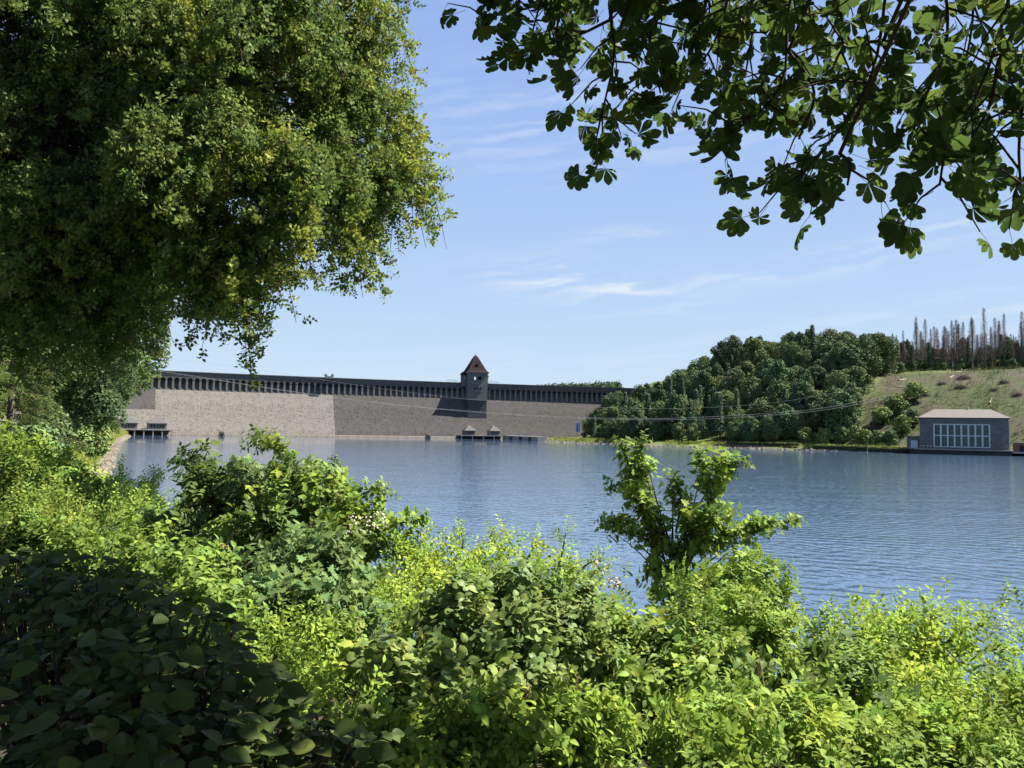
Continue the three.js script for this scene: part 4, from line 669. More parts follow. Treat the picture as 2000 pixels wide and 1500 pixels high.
// ---------------------------------------------------------------- big linden
{
  const R = rngOf(1234), root = V(-10.6, groundAt(-10.6, -13), -13), t = thing('linden_tree', 'large linden tree with hanging leafy boughs over the bank', 'tree', null, root);
  const wood = new Geo(), list = [], trunkTop = V(0.8, 9, 0.4);
  tube(wood, bez(V(0, -0.5, 0), V(-0.2, 4, 0), trunkTop, 8), 0.42, 0.25, [1, 1, 1], 9); tube(wood, bez(trunkTop, V(1.3, 12, 0.2), V(1.6, 15, 0.2), 5), 0.25, 0.06, [1, 1, 1], 7);
  // boughs: [px, py, depth, radius px] of the leaf masses
  const B = [[640, 60, 12.5, 130], [730, 70, 13.2, 80], [560, 180, 12, 130], [690, 190, 12.8, 110], [760, 260, 13, 80], [790, 350, 13, 62], [700, 330, 12.4, 110], [600, 320, 11.6, 110], [770, 410, 13, 55], [680, 440, 12.2, 85], [665, 510, 12.2, 50], [590, 430, 11.4, 100], [500, 420, 11.2, 120], [545, 530, 11.4, 70], [480, 560, 11.2, 80], [450, 640, 11.2, 60], [400, 560, 11.4, 110], [400, 630, 11.5, 55], [330, 470, 11.6, 130], [300, 560, 12, 100], [220, 560, 12.2, 110], [110, 560, 12, 120], [20, 580, 12, 110], [20, 440, 11.6, 150], [150, 440, 11.6, 150], [260, 360, 11.6, 150], [400, 320, 11.2, 150], [520, 60, 12, 140], [400, 150, 12, 170], [260, 200, 12.4, 170], [110, 280, 12, 170], [0, 240, 12, 170], [60, 100, 12.4, 180], [220, 40, 12.6, 180], [380, 10, 12.6, 160], [0, 0, 13, 180], [640, -120, 13.5, 160], [480, -160, 13.5, 190], [280, -180, 13.5, 200], [60, -180, 13.5, 220], [200, 320, 14.8, 230], [450, 260, 14.8, 210], [330, 60, 15, 230], [580, 140, 15, 170], [60, 440, 14.8, 220], [-180, 100, 12.5, 260], [-180, 420, 12.5, 250], [-300, -150, 13.5, 280], [-120, -380, 13.6, 280], [180, -400, 13.8, 260], [420, -380, 14, 220], [70, 640, 12.6, 60], [230, 630, 12.6, 50]];
  for (const [px, py, dp, r] of B) {
    const c = at(px, py - (py > 600 && px > 300 ? 105 : py > 380 && px > 250 ? 60 : 20), dp).sub(root), rad = r * dp / F, from = V(0.5, clamp(c.y * 0.75, 4, 11), 0.2), m = Math.round(60 + rad * rad * 620);
    const path = bez(from, from.clone().lerp(c, 0.55).add(V(0, 1.0, 0)), c, 8); tube(wood, path, 0.10, 0.02, [1, 1, 1], 6);
    const yellow = clamp((px - 150) / 500) * 0.4, subs = Math.round(6 + rad * rad * 11);  // more light yellow tufts sunward: the sunlit side is put into leaf colour
    for (let k = 0; k < subs; k++) {                 // hanging tufts round the bough
      const o = dirOf(R); o.y = o.y * 0.8 + 0.1; o.normalize();
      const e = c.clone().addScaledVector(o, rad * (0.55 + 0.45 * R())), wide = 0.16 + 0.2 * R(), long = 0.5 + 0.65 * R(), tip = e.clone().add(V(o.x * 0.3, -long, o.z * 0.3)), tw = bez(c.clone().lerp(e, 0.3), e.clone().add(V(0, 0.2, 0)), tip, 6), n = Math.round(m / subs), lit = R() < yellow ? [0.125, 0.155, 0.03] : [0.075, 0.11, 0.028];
      tube(wood, tw, 0.016, 0.004, [1.2, 1.1, 1], 3);
      for (let j = 0; j < n; j++) { const u = 0.22 + 0.78 * R(), i = Math.min(5, Math.floor(u * 6)), side = dirOf(R), p = tw[i].clone().lerp(tw[i + 1], u * 6 - i).addScaledVector(side, wide * (1.15 - u * 0.7) * Math.sqrt(R())), d = side.clone().multiplyScalar(0.8).addScaledVector(o, 0.5).add(V(0, 0.1 - 0.5 * R(), 0)).normalize(); list.push({ p, d, s: 0.043 + 0.02 * R(), roll: R() * 6.28, c: tone(R, lit, 0.2) }); }
    }
  }
  part('trunk', wood.build(1), BARK, t); foliage(list, 'linden', LEAF, t, 'crown'); total += list.length;
}

// ---------------------------------------------------------------- horse chestnut over the path
{
  const R = rngOf(777), root = V(2.2, groundAt(2.2, 3.6), 3.6), t = thing('chestnut_tree', 'horse chestnut with drooping boughs of large fingered leaves overhead', 'tree', null, root);
  const wood = new Geo(), BARKDARK = BARK, leaves = [];
  tube(wood, bez(V(0, -0.4, 0), V(0.1, 3, -0.1), V(-0.2, 7, -0.8), 8), 0.32, 0.2, [1, 1, 1], 10); tube(wood, bez(V(-0.2, 7, -0.8), V(-0.2, 9, -1), V(-0.3, 11, -1.2), 5), 0.2, 0.05, [1, 1, 1], 7);
  const variants = [0, 1, 2, 3].map((v) => { const r = rngOf(v + 5), g = new Geo(), n = v === 3 ? 5 : 7; tube(g, [V(0, 0, 0), V(0, 0.5, 0.03), V(0, 1, 0)], 0.018, 0.012, [0.8, 0.8, 0.5], 3); for (let k = 0; k < n; k++) { const a = (k - (n - 1) / 2) * (v === 1 ? 0.75 : 0.62), d = V(Math.sin(a), Math.cos(a) * 0.9, -0.15 - 0.25 * r()).normalize(), len = (1.15 - Math.abs(a) * 0.22) * (0.9 + 0.2 * r()); leaf(g, V(0, 1, 0), d, V(d.x * 0.2 + (r() - 0.5) * 0.3, 0.1, 1), len, len * 0.235, OBOVATE, shade(r, 0.12, 0.1), 0.35, 0.22); } return g.build(); });
  const tints = [[0.06, 0.105, 0.026], [0.08, 0.13, 0.03], [0.12, 0.17, 0.032]];
  const mats = tints.map((c) => { const m = leafMat(0.40, 0.12); m.color.setRGB(...c); return m; });
  const twig = (pts, r0, dense, size = 0.125) => { // a bough through points in the tree's axes, leaves along it
    const curve = new THREE.CatmullRomCurve3(pts), len = curve.getLength(); tube(wood, curve.getPoints(14), r0, 0.005, [1, 1, 1], 6);
    const n = Math.round(len * dense);
    for (let k = 0; k < n; k++) {
      const u = 0.08 + 0.92 * (k + R()) / n, p = curve.getPoint(Math.min(1, u)), tan = curve.getTangent(Math.min(1, u)), side = dirOf(R), tl = 0.10 + 0.34 * R() * (1 - 0.4 * u), e = p.clone().addScaledVector(side.clone().addScaledVector(tan, 0.6).add(V(0, -0.12, 0)).normalize(), tl);
      if (tl > 0.2) tube(wood, [p, p.clone().lerp(e, 0.5).add(V(0, 0.03, 0)), e], 0.007, 0.003, [1, 1, 1], 3);
      const m = tl > 0.2 ? 3 : 2;
      for (let j = 0; j < m; j++) { const d = V(side.x + (R() - 0.5) * 1.4, -0.25 - 0.75 * R(), side.z + (R() - 0.5) * 1.4).normalize(); leaves.push({ p: p.clone().lerp(e, j === 0 ? 1 : R()), d, s: size * (0.65 + 0.6 * R()), roll: R() * 6.28, v: Math.floor(R() * 4), tint: R() < 0.2 ? 2 : R() < 0.6 ? 0 : 1 }); }
    }
  };
  const P = (px, py, dp) => at(px, py, dp).sub(root);
  const boughs = [
    [[1400, -500, 3.2], [1250, -150, 3.8], [1190, 40, 4.2], [1200, 150, 4.3], [1185, 230, 4.3], [1170, 290, 4.3]], [[1250, -120, 3.8], [1100, 0, 4.4], [1010, 20, 4.6], [950, 25, 4.7]], [[1190, 40, 4.2], [1120, 120, 4.4], [1030, 140, 4.5]], [[1210, 60, 4.2], [1260, 140, 4.2], [1300, 190, 4.2]],
    [[1500, -450, 3.2], [1440, -100, 3.8], [1420, 50, 4.0], [1390, 140, 4.1], [1345, 200, 4.2]], [[1440, -40, 3.8], [1370, 40, 4.2], [1320, 80, 4.3]], [[1480, -300, 3.5], [1500, -20, 4.3], [1470, 110, 4.4], [1455, 200, 4.4]],
    [[1650, -500, 3.0], [1600, -150, 3.6], [1540, 60, 3.9], [1530, 200, 3.9], [1480, 270, 3.9], [1410, 300, 3.9]], [[1540, 100, 3.9], [1590, 230, 3.8], [1560, 320, 3.8]],
    [[1780, -500, 3.0], [1740, -100, 3.5], [1725, 80, 3.7], [1700, 200, 3.7], [1640, 300, 3.7], [1590, 360, 3.7], [1545, 420, 3.7]], [[1640, 300, 3.7], [1660, 370, 3.6], [1655, 410, 3.6]], [[1725, 80, 3.7], [1650, 140, 3.8], [1610, 240, 3.8]],
    [[1850, -400, 3.0], [1830, -50, 3.6], [1850, 60, 3.7], [1840, 170, 3.6], [1800, 250, 3.6], [1780, 320, 3.6]], [[1960, -450, 2.9], [1985, -50, 3.4], [1950, 120, 3.4], [1900, 250, 3.4], [1850, 330, 3.4], [1835, 410, 3.4]], [[1950, 120, 3.4], [1930, 260, 3.3], [1890, 330, 3.3]], [[2100, -350, 2.9], [2060, 20, 3.2], [2010, 180, 3.2], [1990, 330, 3.2], [1995, 430, 3.2]],
    [[1700, -200, 4.0], [1640, 60, 4.4], [1700, 200, 4.5], [1760, 270, 4.5]], [[1400, -200, 4.4], [1380, 30, 4.8], [1420, 130, 4.9]], [[1850, -200, 3.8], [1900, 60, 4.1], [1880, 200, 4.1]], [[1560, -200, 4.2], [1580, 60, 4.5], [1600, 180, 4.6]], [[1120, -150, 4.2], [1060, 40, 4.5], [1040, 110, 4.6]], [[1330, -100, 4.0], [1270, 120, 4.3], [1290, 230, 4.3]], [[1180, -100, 4.3], [1100, 60, 4.5], [1080, 160, 4.5]], [[1020, -60, 4.6], [985, 60, 4.7], [960, 90, 4.7]], [[1150, -250, 4.2], [1130, -30, 4.8], [1090, 50, 4.9]], [[1300, -250, 4.2], [1290, -20, 4.8], [1300, 60, 4.9]], [[1960, -200, 3.8], [2020, 60, 4.0], [1980, 200, 4.0]]];
  for (const b of boughs) twig(b.map(([x, y, dp], k) => P(x, y - (k ? 48 : 0), dp)), 0.009, 14, 0.084);
  const hub = V(-0.2, 6.2, -0.8);
  for (const b of boughs) { const e = P(...b[0]); tube(wood, bez(hub, hub.clone().lerp(e, 0.5).add(V(0, 0.8, 0)), e, 6), 0.014, 0.009, [1, 1, 1], 6); }
  // the rest of the crown above and behind the path
  for (let k = 0; k < 230; k++) {
    const z = -5.4 + 7.6 * R(), x = -3.8 + R() * (z < -3.6 ? 7.0 + (z + 3.6) * 1.6 : 7.0), c = V(x, Math.max(7.5, 5.75 + 0.62 * Math.max(0, -z)) + 2.6 * R() * R(), z).sub(root);
    twig(bez(hub.clone().add(V(0, 1.2, 0)), hub.clone().lerp(c, 0.6).add(V(0, 1.6, 0)), c, 4), 0.025, 14, 0.15);
  }
  for (let k = 0; k < 60; k++) { const z = -5.2 - 2.0 * R(), c = V(-3.2 + 4.2 * R(), 5.3 + 0.62 * -z + 1.6 * R(), z).sub(root); twig(bez(hub.clone().add(V(0, 1.6, 0)), hub.clone().lerp(c, 0.6).add(V(0, 1.8, 0)), c, 4), 0.02, 12, 0.15); }
  const scr = leaves.map((q) => { const w = q.p.clone().add(root), v = w.clone().project(camera); return { q, seen: Math.abs(v.x) < 1.02 && v.y < 1.02 && v.y > -1 && v.z < 1, d: w.distanceTo(camera.position) }; });
  const single = new Set(scr.filter((e) => e.seen).sort((a, b) => a.d - b.d).slice(0, 300).map((e) => e.q));
  const orient = (q, o) => { _q.setFromUnitVectors(Y, q.d); _r.setFromAxisAngle(Y, q.roll); o.quaternion.copy(_q).multiply(_r); };
  part('trunk', wood.build(1), BARKDARK, t);
  const rest = [[], [], [], []], dummy = new THREE.Object3D();
  for (const q of leaves) { if (single.has(q)) { const o = part('leaf', variants[q.v], mats[q.tint], t, q.p); orient(q, o); o.scale.setScalar(q.s); } else rest[q.v].push(q); }
  const restMat = leafMat(0.40, 0.12);
  rest.forEach((sub, v) => { const im = new THREE.InstancedMesh(variants[v], restMat, sub.length); im.name = 'crown'; im.userData.kind = 'stuff'; sub.forEach((q, k) => { orient(q, dummy); dummy.position.copy(q.p); dummy.scale.setScalar(q.s); dummy.updateMatrix(); im.setMatrixAt(k, dummy.matrix); im.setColorAt(k, C(...tints[q.tint])); }); t.add(im); });
  }

// ---------------------------------------------------------------- shrubs in front of the path
const YG = [[0.195, 0.26, 0.042], [0.17, 0.24, 0.04], [0.145, 0.215, 0.038]], GR = [[0.10, 0.155, 0.03], [0.08, 0.13, 0.027], [0.125, 0.185, 0.033]], DG = [[0.042, 0.072, 0.022], [0.054, 0.088, 0.024]], BG = [[0.072, 0.118, 0.044], [0.092, 0.142, 0.05]];
const near = 'shrubs on the near bank';
shrub({ name: 'yellow_shrub', label: 'small yellow green fine leaved shrub behind the large leaved bush', seed: 11, kind: 'small', leaf: 0.035, colors: [[0.13, 0.17, 0.032], [0.105, 0.155, 0.03]], group: near, lobes: [[110, 1030, 8, 75], [50, 1010, 8.4, 55], [170, 1060, 7.6, 60]] });
shrub({ name: 'bank_shrub', label: 'leafy green shrub clump on the bank below the larch trunks', seed: 12, kind: 'ovate', leaf: 0.085, colors: GR, group: near, lobes: [[30, 915, 17, 70], [115, 950, 15, 62], [160, 975, 14, 42], [60, 980, 13, 70], [0, 960, 13, 60], [150, 990, 12, 60]] });
shrub({ name: 'bank_shrub', label: 'light green shrub between the gravel edge and the tall pond side shrubs', seed: 13, kind: 'small', leaf: 0.04, colors: [...GR, YG[2]], group: near, lobes: [[250, 1000, 11, 62], [285, 965, 11.5, 38], [205, 1030, 10, 60], [300, 1040, 10, 60], [240, 1080, 9, 60]], shoots: [[[280, 1000, 11], [290, 960, 11.5], [296, 935, 11.5]], [[235, 1000, 11], [228, 960, 11.5], [236, 920, 11.5]]] });
shrub({ name: 'elder_shrub', label: 'tall dark green shrub with feathered leaves rising over the pond edge', seed: 14, kind: 'pinnate', leaf: 0.075, colors: [...DG, GR[0]], mat: LEAFGLOSSY, group: near, lobes: [[375, 1010, 8.4, 70], [460, 1000, 8.2, 70], [420, 950, 8.4, 50], [330, 1050, 8.4, 55], [400, 1090, 7.8, 80], [480, 1090, 7.6, 80]], shoots: [[[420, 960, 8.4], [405, 915, 8.4], [398, 890, 8.4]], [[440, 960, 8.4], [455, 930, 8.4], [470, 915, 8.4]], [[400, 960, 8.4], [375, 915, 8.4], [362, 905, 8.4]]] });
shrub({ name: 'cherry_shrub', label: 'green shrub with one long arching leafy shoot over the pond', seed: 15, kind: 'ovate', leaf: 0.07, colors: [GR[0], GR[2], BG[1]], group: near, gap: 0.17, lobes: [[560, 1030, 7.6, 80], [640, 1010, 7.6, 75], [700, 1040, 7.3, 65], [600, 960, 7.7, 42], [560, 940, 7.8, 34], [760, 1060, 7.2, 45]], shoots: [[[625, 1010, 7.6], [600, 950, 7.7], [560, 890, 7.8], [515, 852, 7.9]], [[600, 950, 7.7], [560, 930, 7.8], [520, 935, 7.8]], [[590, 930, 7.7], [540, 880, 7.8], [495, 866, 7.8]], [[660, 1000, 7.5], [720, 960, 7.4], [745, 965, 7.4]], [[740, 1040, 7.3], [790, 1020, 7.2], [828, 1026, 7.2]]] });
shrub({ name: 'poplar_shoot', label: 'slender round leaved sapling top beside the arching leafy shoot', seed: 16, kind: 'round', leaf: 0.06, colors: BG, group: near, lobes: [[655, 935, 7.9, 24], [675, 945, 7.9, 22]], shoots: [[[655, 990, 7.9], [655, 940, 7.9], [657, 905, 7.9]]] });
shrub({ name: 'hedge_maple', label: 'blue green lobed leaved shrub in front of the arching shoot', seed: 17, kind: 'maple', leaf: 0.055, colors: BG, group: near, lobes: [[560, 1130, 6.2, 80], [640, 1130, 6.0, 80], [600, 1210, 5.4, 85], [500, 1210, 5.4, 75], [680, 1220, 5.4, 60], [440, 1160, 6, 60]] });
shrub({ name: 'spirea_shrub', label: 'broad yellow green shrub with tiny leaves above the pond', seed: 18, kind: 'small', leaf: 0.034, colors: YG, group: near, lobes: [[790, 1110, 7.2, 80], [880, 1130, 7.0, 75], [970, 1130, 7.0, 75], [1060, 1150, 7.0, 65], [740, 1180, 6.3, 80], [850, 1200, 6.0, 90], [960, 1190, 6.2, 80], [1120, 1150, 7.0, 45]], shoots: [[[890, 1100, 7], [905, 1060, 7], [900, 1040, 7]], [[985, 1100, 7], [1000, 1070, 7], [990, 1045, 7]], [[1090, 1110, 7], [1100, 1070, 7], [1105, 1040, 7]], [[1120, 1130, 7], [1150, 1100, 7], [1180, 1095, 7]], [[1050, 1110, 7], [1040, 1080, 7], [1045, 1060, 7]]], flowers: [[700, 1030, 7, 30], [735, 1020, 7, 25], [700, 1150, 6, 18], [1170, 1110, 6.8, 16]] });
shrub({ name: 'dogwood_shrub', label: 'dogwood shrub with large pale green leaves before the yellow green shrub', seed: 19, kind: 'round', leaf: 0.054, colors: [[0.10, 0.145, 0.045], [0.085, 0.13, 0.04]], mat: LEAFGLOSSY, group: near, lobes: [[890, 1215, 4.8, 75], [980, 1205, 4.8, 75], [1070, 1215, 4.9, 75], [930, 1280, 4.5, 85], [1030, 1290, 4.5, 90], [1120, 1290, 4.7, 80], [1150, 1210, 5.0, 50], [1000, 1360, 4.2, 80]] });
shrub({ name: 'bramble_clump', label: 'low clump of rounded light leaves in front of the dogwood', seed: 20, kind: 'round', leaf: 0.062, colors: [[0.105, 0.15, 0.045], [0.12, 0.165, 0.045]], group: near, lobes: [[720, 1300, 4.4, 50], [760, 1350, 4.1, 65], [850, 1340, 4.1, 60], [690, 1250, 4.6, 35], [830, 1400, 3.8, 70], [920, 1390, 3.9, 60]] });
shrub({ name: 'privet_shrub', label: 'low small leaved shrub with dense twigs in front of rounded leaf clump', seed: 21, kind: 'ovate', leaf: 0.042, colors: [GR[2], YG[2]], group: near, lobes: [[860, 1460, 3.5, 80], [960, 1440, 3.5, 80], [1060, 1460, 3.5, 80], [1160, 1460, 3.6, 75], [1130, 1400, 3.7, 50], [760, 1470, 3.4, 70]], shoots: [[[1120, 1440, 3.6], [1110, 1370, 3.7], [1100, 1330, 3.7]], [[1000, 1430, 3.5], [1010, 1400, 3.5], [1005, 1360, 3.5]]] });
shrub({ name: 'maple_sapling', label: 'upright maple sapling with forked leafy tops against the water', category: 'tree', seed: 22, kind: 'maple', leaf: 0.056, gap: 0.17, dense: 0.42, colors: [[0.105, 0.165, 0.035], [0.15, 0.215, 0.038], [0.085, 0.135, 0.033]], group: 'young trees on the near bank', root: [1310, 1330, 7.6], fork: [1312, 1150, 7.6], thick: 0.002, lobes: [[1250, 905, 7.6, 27], [1245, 950, 7.6, 32], [1250, 1000, 7.6, 30], [1225, 1030, 7.6, 26], [1290, 1040, 7.6, 38], [1340, 1020, 7.6, 38], [1390, 1000, 7.6, 34], [1320, 970, 7.6, 21], [1385, 930, 7.6, 29], [1410, 925, 7.6, 24], [1330, 1080, 7.6, 44], [1390, 1050, 7.6, 34], [1440, 1040, 7.6, 29], [1490, 1035, 7.6, 19], [1300, 1130, 7.6, 40], [1350, 1120, 7.6, 32], [1210, 1035, 7.6, 19], [1310, 1180, 7.6, 28]],
  shoots: [[[1300, 1200, 7.6], [1275, 1060, 7.6], [1245, 960, 7.6], [1255, 862, 7.6]], [[1245, 960, 7.6], [1225, 900, 7.6], [1212, 870, 7.6]], [[1330, 1100, 7.6], [1390, 980, 7.6], [1360, 885, 7.6]], [[1390, 980, 7.6], [1420, 930, 7.6], [1450, 905, 7.6]], [[1320, 1040, 7.6], [1330, 970, 7.6], [1318, 935, 7.6]], [[1340, 1090, 7.6], [1440, 1040, 7.6], [1550, 1020, 7.6]], [[1290, 1080, 7.6], [1230, 1030, 7.6], [1182, 1020, 7.6]], [[1250, 960, 7.6], [1215, 955, 7.6], [1192, 950, 7.6]]] });
shrub({ name: 'rose_shrub', label: 'tall bright shrub with mixed small leaves right beside the maple sapling', seed: 23, kind: 'pinnate', leaf: 0.04, colors: [GR[2], YG[2], GR[0]], group: near, lobes: [[1400, 1160, 6.4, 70], [1470, 1170, 6.4, 65], [1440, 1240, 6.0, 80], [1360, 1250, 6.0, 70], [1500, 1250, 6.0, 55]], shoots: [[[1420, 1150, 6.4], [1440, 1110, 6.4], [1445, 1085, 6.4]], [[1470, 1150, 6.4], [1500, 1120, 6.4], [1530, 1110, 6.4]], [[1500, 1180, 6.4], [1530, 1160, 6.4], [1540, 1140, 6.4]]], flowers: [[1200, 1140, 6, 16]] });
shrub({ name: 'hazel_shrub', label: 'leafy green shrub below the maple sapling with drooping oval leaves', seed: 24, kind: 'ovate', leaf: 0.07, colors: [GR[0], GR[2], DG[1]], mat: LEAFGLOSSY, group: near, lobes: [[1300, 1270, 5.8, 75], [1220, 1270, 5.8, 60], [1380, 1320, 5.2, 85], [1290, 1370, 4.9, 85], [1470, 1330, 5.2, 75], [1220, 1370, 4.7, 70], [1400, 1410, 4.6, 80], [1190, 1210, 6.2, 40]] });
shrub({ name: 'currant_shrub', label: 'wide yellow green shrub leaning out over the water with long arching twigs', seed: 25, kind: 'small', leaf: 0.042, colors: YG, group: near, lobes: [[1700, 1290, 6.2, 75], [1790, 1265, 6.2, 75], [1850, 1290, 6.2, 60], [1640, 1310, 6.0, 70], [1740, 1350, 5.8, 90], [1840, 1370, 5.8, 70], [1600, 1290, 6.2, 45], [1700, 1420, 5.2, 90], [1820, 1450, 5.2, 80], [1620, 1400, 5.2, 75]], shoots: [[[1840, 1260, 6.2], [1900, 1225, 6.2], [1985, 1222, 6.2]], [[1860, 1280, 6.2], [1920, 1270, 6.2], [1990, 1268, 6.2]], [[1850, 1290, 6.2], [1910, 1300, 6.2], [1970, 1298, 6.2]], [[1790, 1230, 6.2], [1830, 1205, 6.2], [1845, 1198, 6.2]], [[1600, 1270, 6.2], [1590, 1240, 6.2], [1595, 1225, 6.2]], [[1640, 1270, 6.2], [1650, 1240, 6.2], [1640, 1220, 6.2]], [[1710, 1250, 6.2], [1740, 1235, 6.2], [1760, 1232, 6.2]]], flowers: [[1640, 1222, 6.2, 12], [1742, 1245, 6.2, 12], [1890, 1440, 5.2, 26]] });
shrub({ name: 'sycamore_sapling', label: 'dark lobed leaved sapling inside the wide yellow green shrub', category: 'tree', seed: 26, kind: 'maple', leaf: 0.10, colors: DG, group: 'young trees on the near bank', lobes: [[1620, 1320, 5.4, 35], [1610, 1380, 5.2, 45], [1660, 1360, 5.2, 35], [1590, 1410, 5.0, 45]] });
shrub({ name: 'ash_seedling', label: 'bright narrow leaved seedlings in front of the drooping oval leaved shrub', seed: 27, kind: 'pinnate', leaf: 0.046, colors: [GR[2], GR[0], YG[2]], group: near, lobes: [[1500, 1430, 4.3, 80], [1590, 1460, 4.2, 75], [1420, 1470, 3.9, 75], [1700, 1480, 4.3, 75], [1320, 1470, 3.9, 75], [1800, 1490, 4.5, 60], [1880, 1490, 4.4, 62], [1970, 1500, 4.2, 60]] });
shrub({ name: 'willow_shrub', label: 'light green shrub at water edge past the wide yellow green shrub', seed: 28, kind: 'small', leaf: 0.038, colors: [YG[2], GR[2]], group: near, lobes: [[1975, 1390, 6, 48], [1990, 1450, 5.4, 60], [1930, 1470, 5.4, 50], [2040, 1400, 5.6, 70], [1960, 1500, 4.8, 60]], shoots: [[[1950, 1380, 6], [1945, 1355, 6], [1938, 1342, 6]], [[1985, 1370, 6], [1995, 1350, 6], [1992, 1338, 6]]] });
shrub({ name: 'privet_thicket', label: 'small leaved shrub between the large leaved bush and blue green shrub', seed: 29, kind: 'ovate', leaf: 0.055, colors: [GR[1], GR[0]], group: near, lobes: [[290, 1130, 6, 80], [370, 1150, 5.6, 75], [220, 1120, 6.2, 70], [120, 1120, 6.4, 80], [30, 1090, 6.6, 80], [440, 1260, 4.6, 75], [340, 1220, 5, 80], [400, 1200, 5, 60]] });
shrub({ name: 'weed_clump', label: 'light green weeds between large leaved bush and rounded leaf clump', seed: 30, kind: 'small', leaf: 0.032, colors: [YG[2], GR[2]], group: near, lobes: [[560, 1280, 4.4, 75], [480, 1300, 4.2, 60], [630, 1300, 4.3, 65], [560, 1350, 4.0, 70], [650, 1370, 3.8, 60], [700, 1420, 3.5, 50]] });

{ // undergrowth that covers the bank between the shrubs
  const R = rngOf(91), list = [], o = new THREE.Group(); o.name = 'undergrowth'; scene.add(o); tag(o, 'leafy undergrowth covering the near bank', 'undergrowth', null, 'stuff');
  for (let k = 0; k < 26000; k++) { const x = -16 + R() * 30, z = -2.8 - R() * 10.6, d = shoreDistance(x, z); if (d < 0.3 || d > 8.8 || Math.abs(x / -z) > 0.9) continue; const h = R() * (0.35 + 0.75 * noise2(x * 0.9 + 3, z * 0.9)) * (z > -4.4 ? 0.35 : 1); list.push({ p: V(x, groundAt(x, z, d) + h, z), d: V(R() - 0.5, 0.9, R() - 0.5).normalize(), s: 0.03 + 0.02 * R(), roll: R() * 6.28, c: tone(R, GR[k % 2], 0.25) }); }
  foliage(list, 'ovate', LEAF, o, 'leaves'); total += list.length;
}
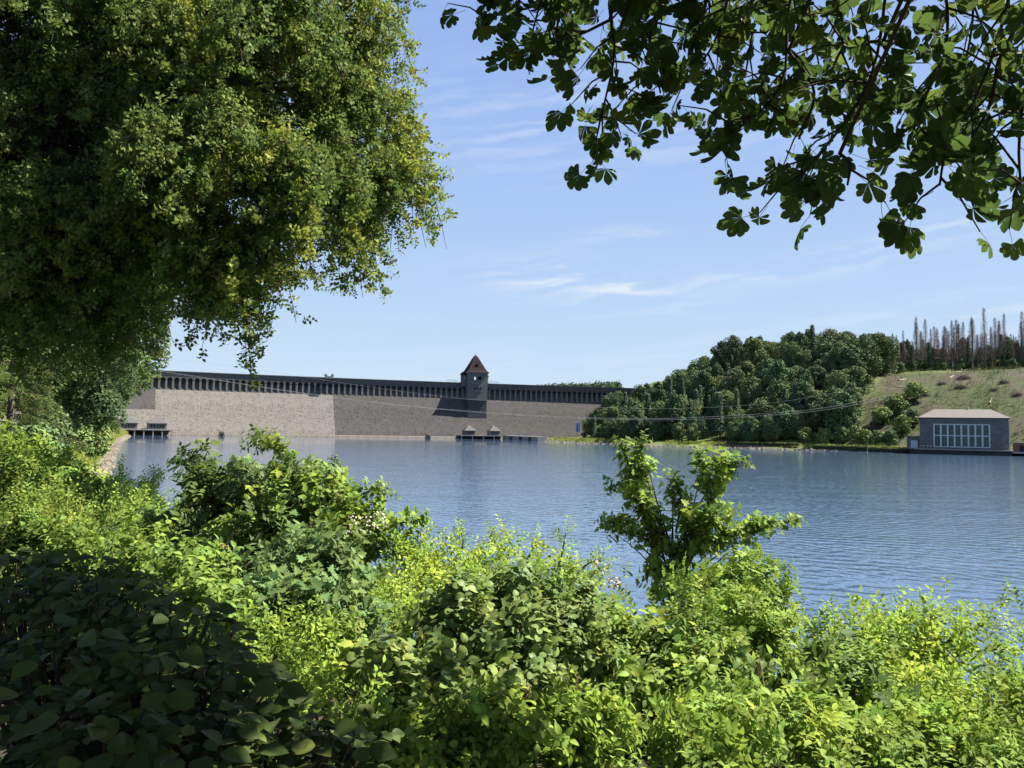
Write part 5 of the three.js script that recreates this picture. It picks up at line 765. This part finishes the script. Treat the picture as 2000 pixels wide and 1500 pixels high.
// broad leaved bush right below the path edge: its large leaves are built one by one
{
  const R = rngOf(40), g0 = [0, 1, 2, 3].map((v) => { const r = rngOf(v + 60), g = new Geo(); tube(g, [V(0, 0, 0), V(0, 0.18, 0)], 0.02, 0.016, [0.8, 0.6, 0.4], 3); leaf(g, V(0, 0.18, 0), V(0, 1, -0.1).normalize(), V(0, 0.1, 1), 1, 0.36 + 0.05 * r(), [[0, 0.12], [0.14, 0.72], [0.4, 1], [0.65, 0.86], [0.86, 0.42], [1, 0]], shade(r, 0.15, 0.15), 0.22, 0.12 + 0.2 * r()); return g.build(); });
  const lobes = [[60, 1240, 2.9, 120], [210, 1230, 2.9, 110], [350, 1290, 2.7, 110], [120, 1370, 2.3, 140], [290, 1400, 2.3, 140], [440, 1410, 2.3, 110], [560, 1460, 2.2, 80], [660, 1500, 2.1, 70], [20, 1150, 3.4, 80], [20, 1480, 2.0, 120], [200, 1490, 1.9, 120], [380, 1500, 1.95, 110], [150, 1160, 3.4, 70], [250, 1180, 3.3, 60], [520, 1380, 2.5, 50], [730, 1440, 2.3, 34]].map(([px, py, dp, r]) => ({ c: at(px, py, dp), r: r * dp / F }));
  const root = at(250, 1400, 2.4); root.y = groundAt(root.x, root.z);
  const t = thing('broadleaf_bush', 'bush with large broad leaves in shade at the path edge', 'shrub', near, root), stems = new Geo(), all = [];
  for (const l of lobes) {
    const c = l.c.clone().sub(root), n = Math.round(330 * (l.r / 0.2) ** 2);
    for (let k = 0; k < n; k++) {
      const o = dirOf(R); o.y = o.y * 0.8 + 0.2; const p = c.clone().addScaledVector(o, l.r * (0.35 + 0.7 * Math.cbrt(R()))); if (k % 8 === 0) tube(stems, bez(V(c.x * 0.4, 0, c.z * 0.4), c.clone().lerp(p, 0.3), p, 6), 0.008, 0.003, [1, 1, 1], 4);
      const d = V(o.x + R() - 0.5, 0.2 * (R() - 0.3), o.z + R() - 0.5).normalize(), nor = V((R() - 0.5) * 1.4, 1, 0.3 + (R() - 0.5) * 1.4), s = V().crossVectors(d, nor).normalize(), nn = V().crossVectors(s, d).normalize();
      all.push({ p, q: new THREE.Quaternion().setFromRotationMatrix(_m.makeBasis(s, d, nn)), s: 0.022 + 0.056 * R() ** 1.4 + (R() < 0.05 ? 0.02 : 0), v: Math.floor(R() * 4), tint: Math.floor(R() * 3) });
    }
  }
  const tints = [[0.065, 0.105, 0.026], [0.08, 0.125, 0.03], [0.10, 0.13, 0.032]], mats = tints.map((c) => { const m = leafMat(0.3, 0.2); m.color.setRGB(...c); return m; }), restMat = leafMat(0.3, 0.2);
  const vis = all.map((q) => { const w = q.p.clone().add(root), v = w.clone().project(camera); return { q, ok: Math.abs(v.x) < 1 && Math.abs(v.y) < 1 && v.z < 1, k: q.s / w.distanceTo(camera.position) }; }), one = new Set(vis.filter((e) => e.ok).sort((a, b) => b.k - a.k).slice(0, 300).map((e) => e.q)), rest = [[], [], [], []];
  part('stem', stems.build(1), BARK, t);
  for (const q of all) { if (one.has(q)) { const o = part('leaf', g0[q.v], mats[q.tint], t, q.p); o.quaternion.copy(q.q); o.scale.setScalar(q.s); } else rest[q.v].push(q); }
  rest.forEach((sub, v) => { const im = new THREE.InstancedMesh(g0[v], restMat, sub.length); im.name = 'foliage'; im.userData.kind = 'stuff'; sub.forEach((q, k) => { im.setMatrixAt(k, _m.compose(q.p, q.q, V(q.s, q.s, q.s))); im.setColorAt(k, C(...tints[q.tint])); }); t.add(im); });
  }
// dry grass stalks with seed heads between the shrubs
{
  const R = rngOf(515), straw = std({ color: C(0.34, 0.27, 0.16), vertexColors: true });
  for (const [px, py, dp, top, bend, where] of [[866, 1390, 4.0, 110, -10, 'beside the rounded leaf clump'], [885, 1400, 4.0, 90, 14, 'beside the rounded leaf clump'], [990, 1400, 3.9, 70, -30, 'in front of the dogwood'], [1012, 1410, 3.9, 80, 18, 'in front of the dogwood'], [1118, 1400, 3.9, 80, 8, 'in front of the drooping oval leaved shrub'], [445, 1190, 6.0, 120, -8, 'under the feathered leaf shrub'], [455, 1190, 6.0, 130, 6, 'under the feathered leaf shrub'], [468, 1190, 6.0, 110, 14, 'under the feathered leaf shrub'], [1340, 1330, 5.0, 70, 20, 'beside the maple sapling'], [1500, 1380, 4.5, 90, -16, 'before the wide yellow green shrub']]) {
    const a = at(px, py, dp), e = at(px + bend, py - top, dp), gy = groundAt(a.x, a.z), base = V(a.x, gy, a.z), g = new Geo(), tip = e.clone().sub(base);
    tube(g, bez(V(0, 0, 0), V(0, tip.y * 0.6, 0), tip, 8), 0.004, 0.002, [1, 1, 1], 4);
    const t = thing('dry_grass_stalk', 'pale dry grass stalk ' + where, 'grass stalk', 'dry grass stalks on the near bank', base), head = new Geo();
    for (let k = 0; k < 14; k++) leaf(head, tip.clone().add(V((R() - 0.5) * 0.02, -0.11 * R(), (R() - 0.5) * 0.02)), V((R() - 0.5) * 0.7, 0.8, (R() - 0.5) * 0.7).normalize(), dirOf(R), 0.03, 0.006, NARROW, [1, 0.9, 0.8]);
    part('stalk', g.build(), straw, t); part('seed_head', head.build(), straw, t);
  }
}

scene.traverse((o) => { if (o.isMesh) { o.castShadow = o.receiveShadow = true; } if (o.userData && o.userData.sprigs === undefined) delete o.userData.sprigs; });
renderer.render(scene, camera);
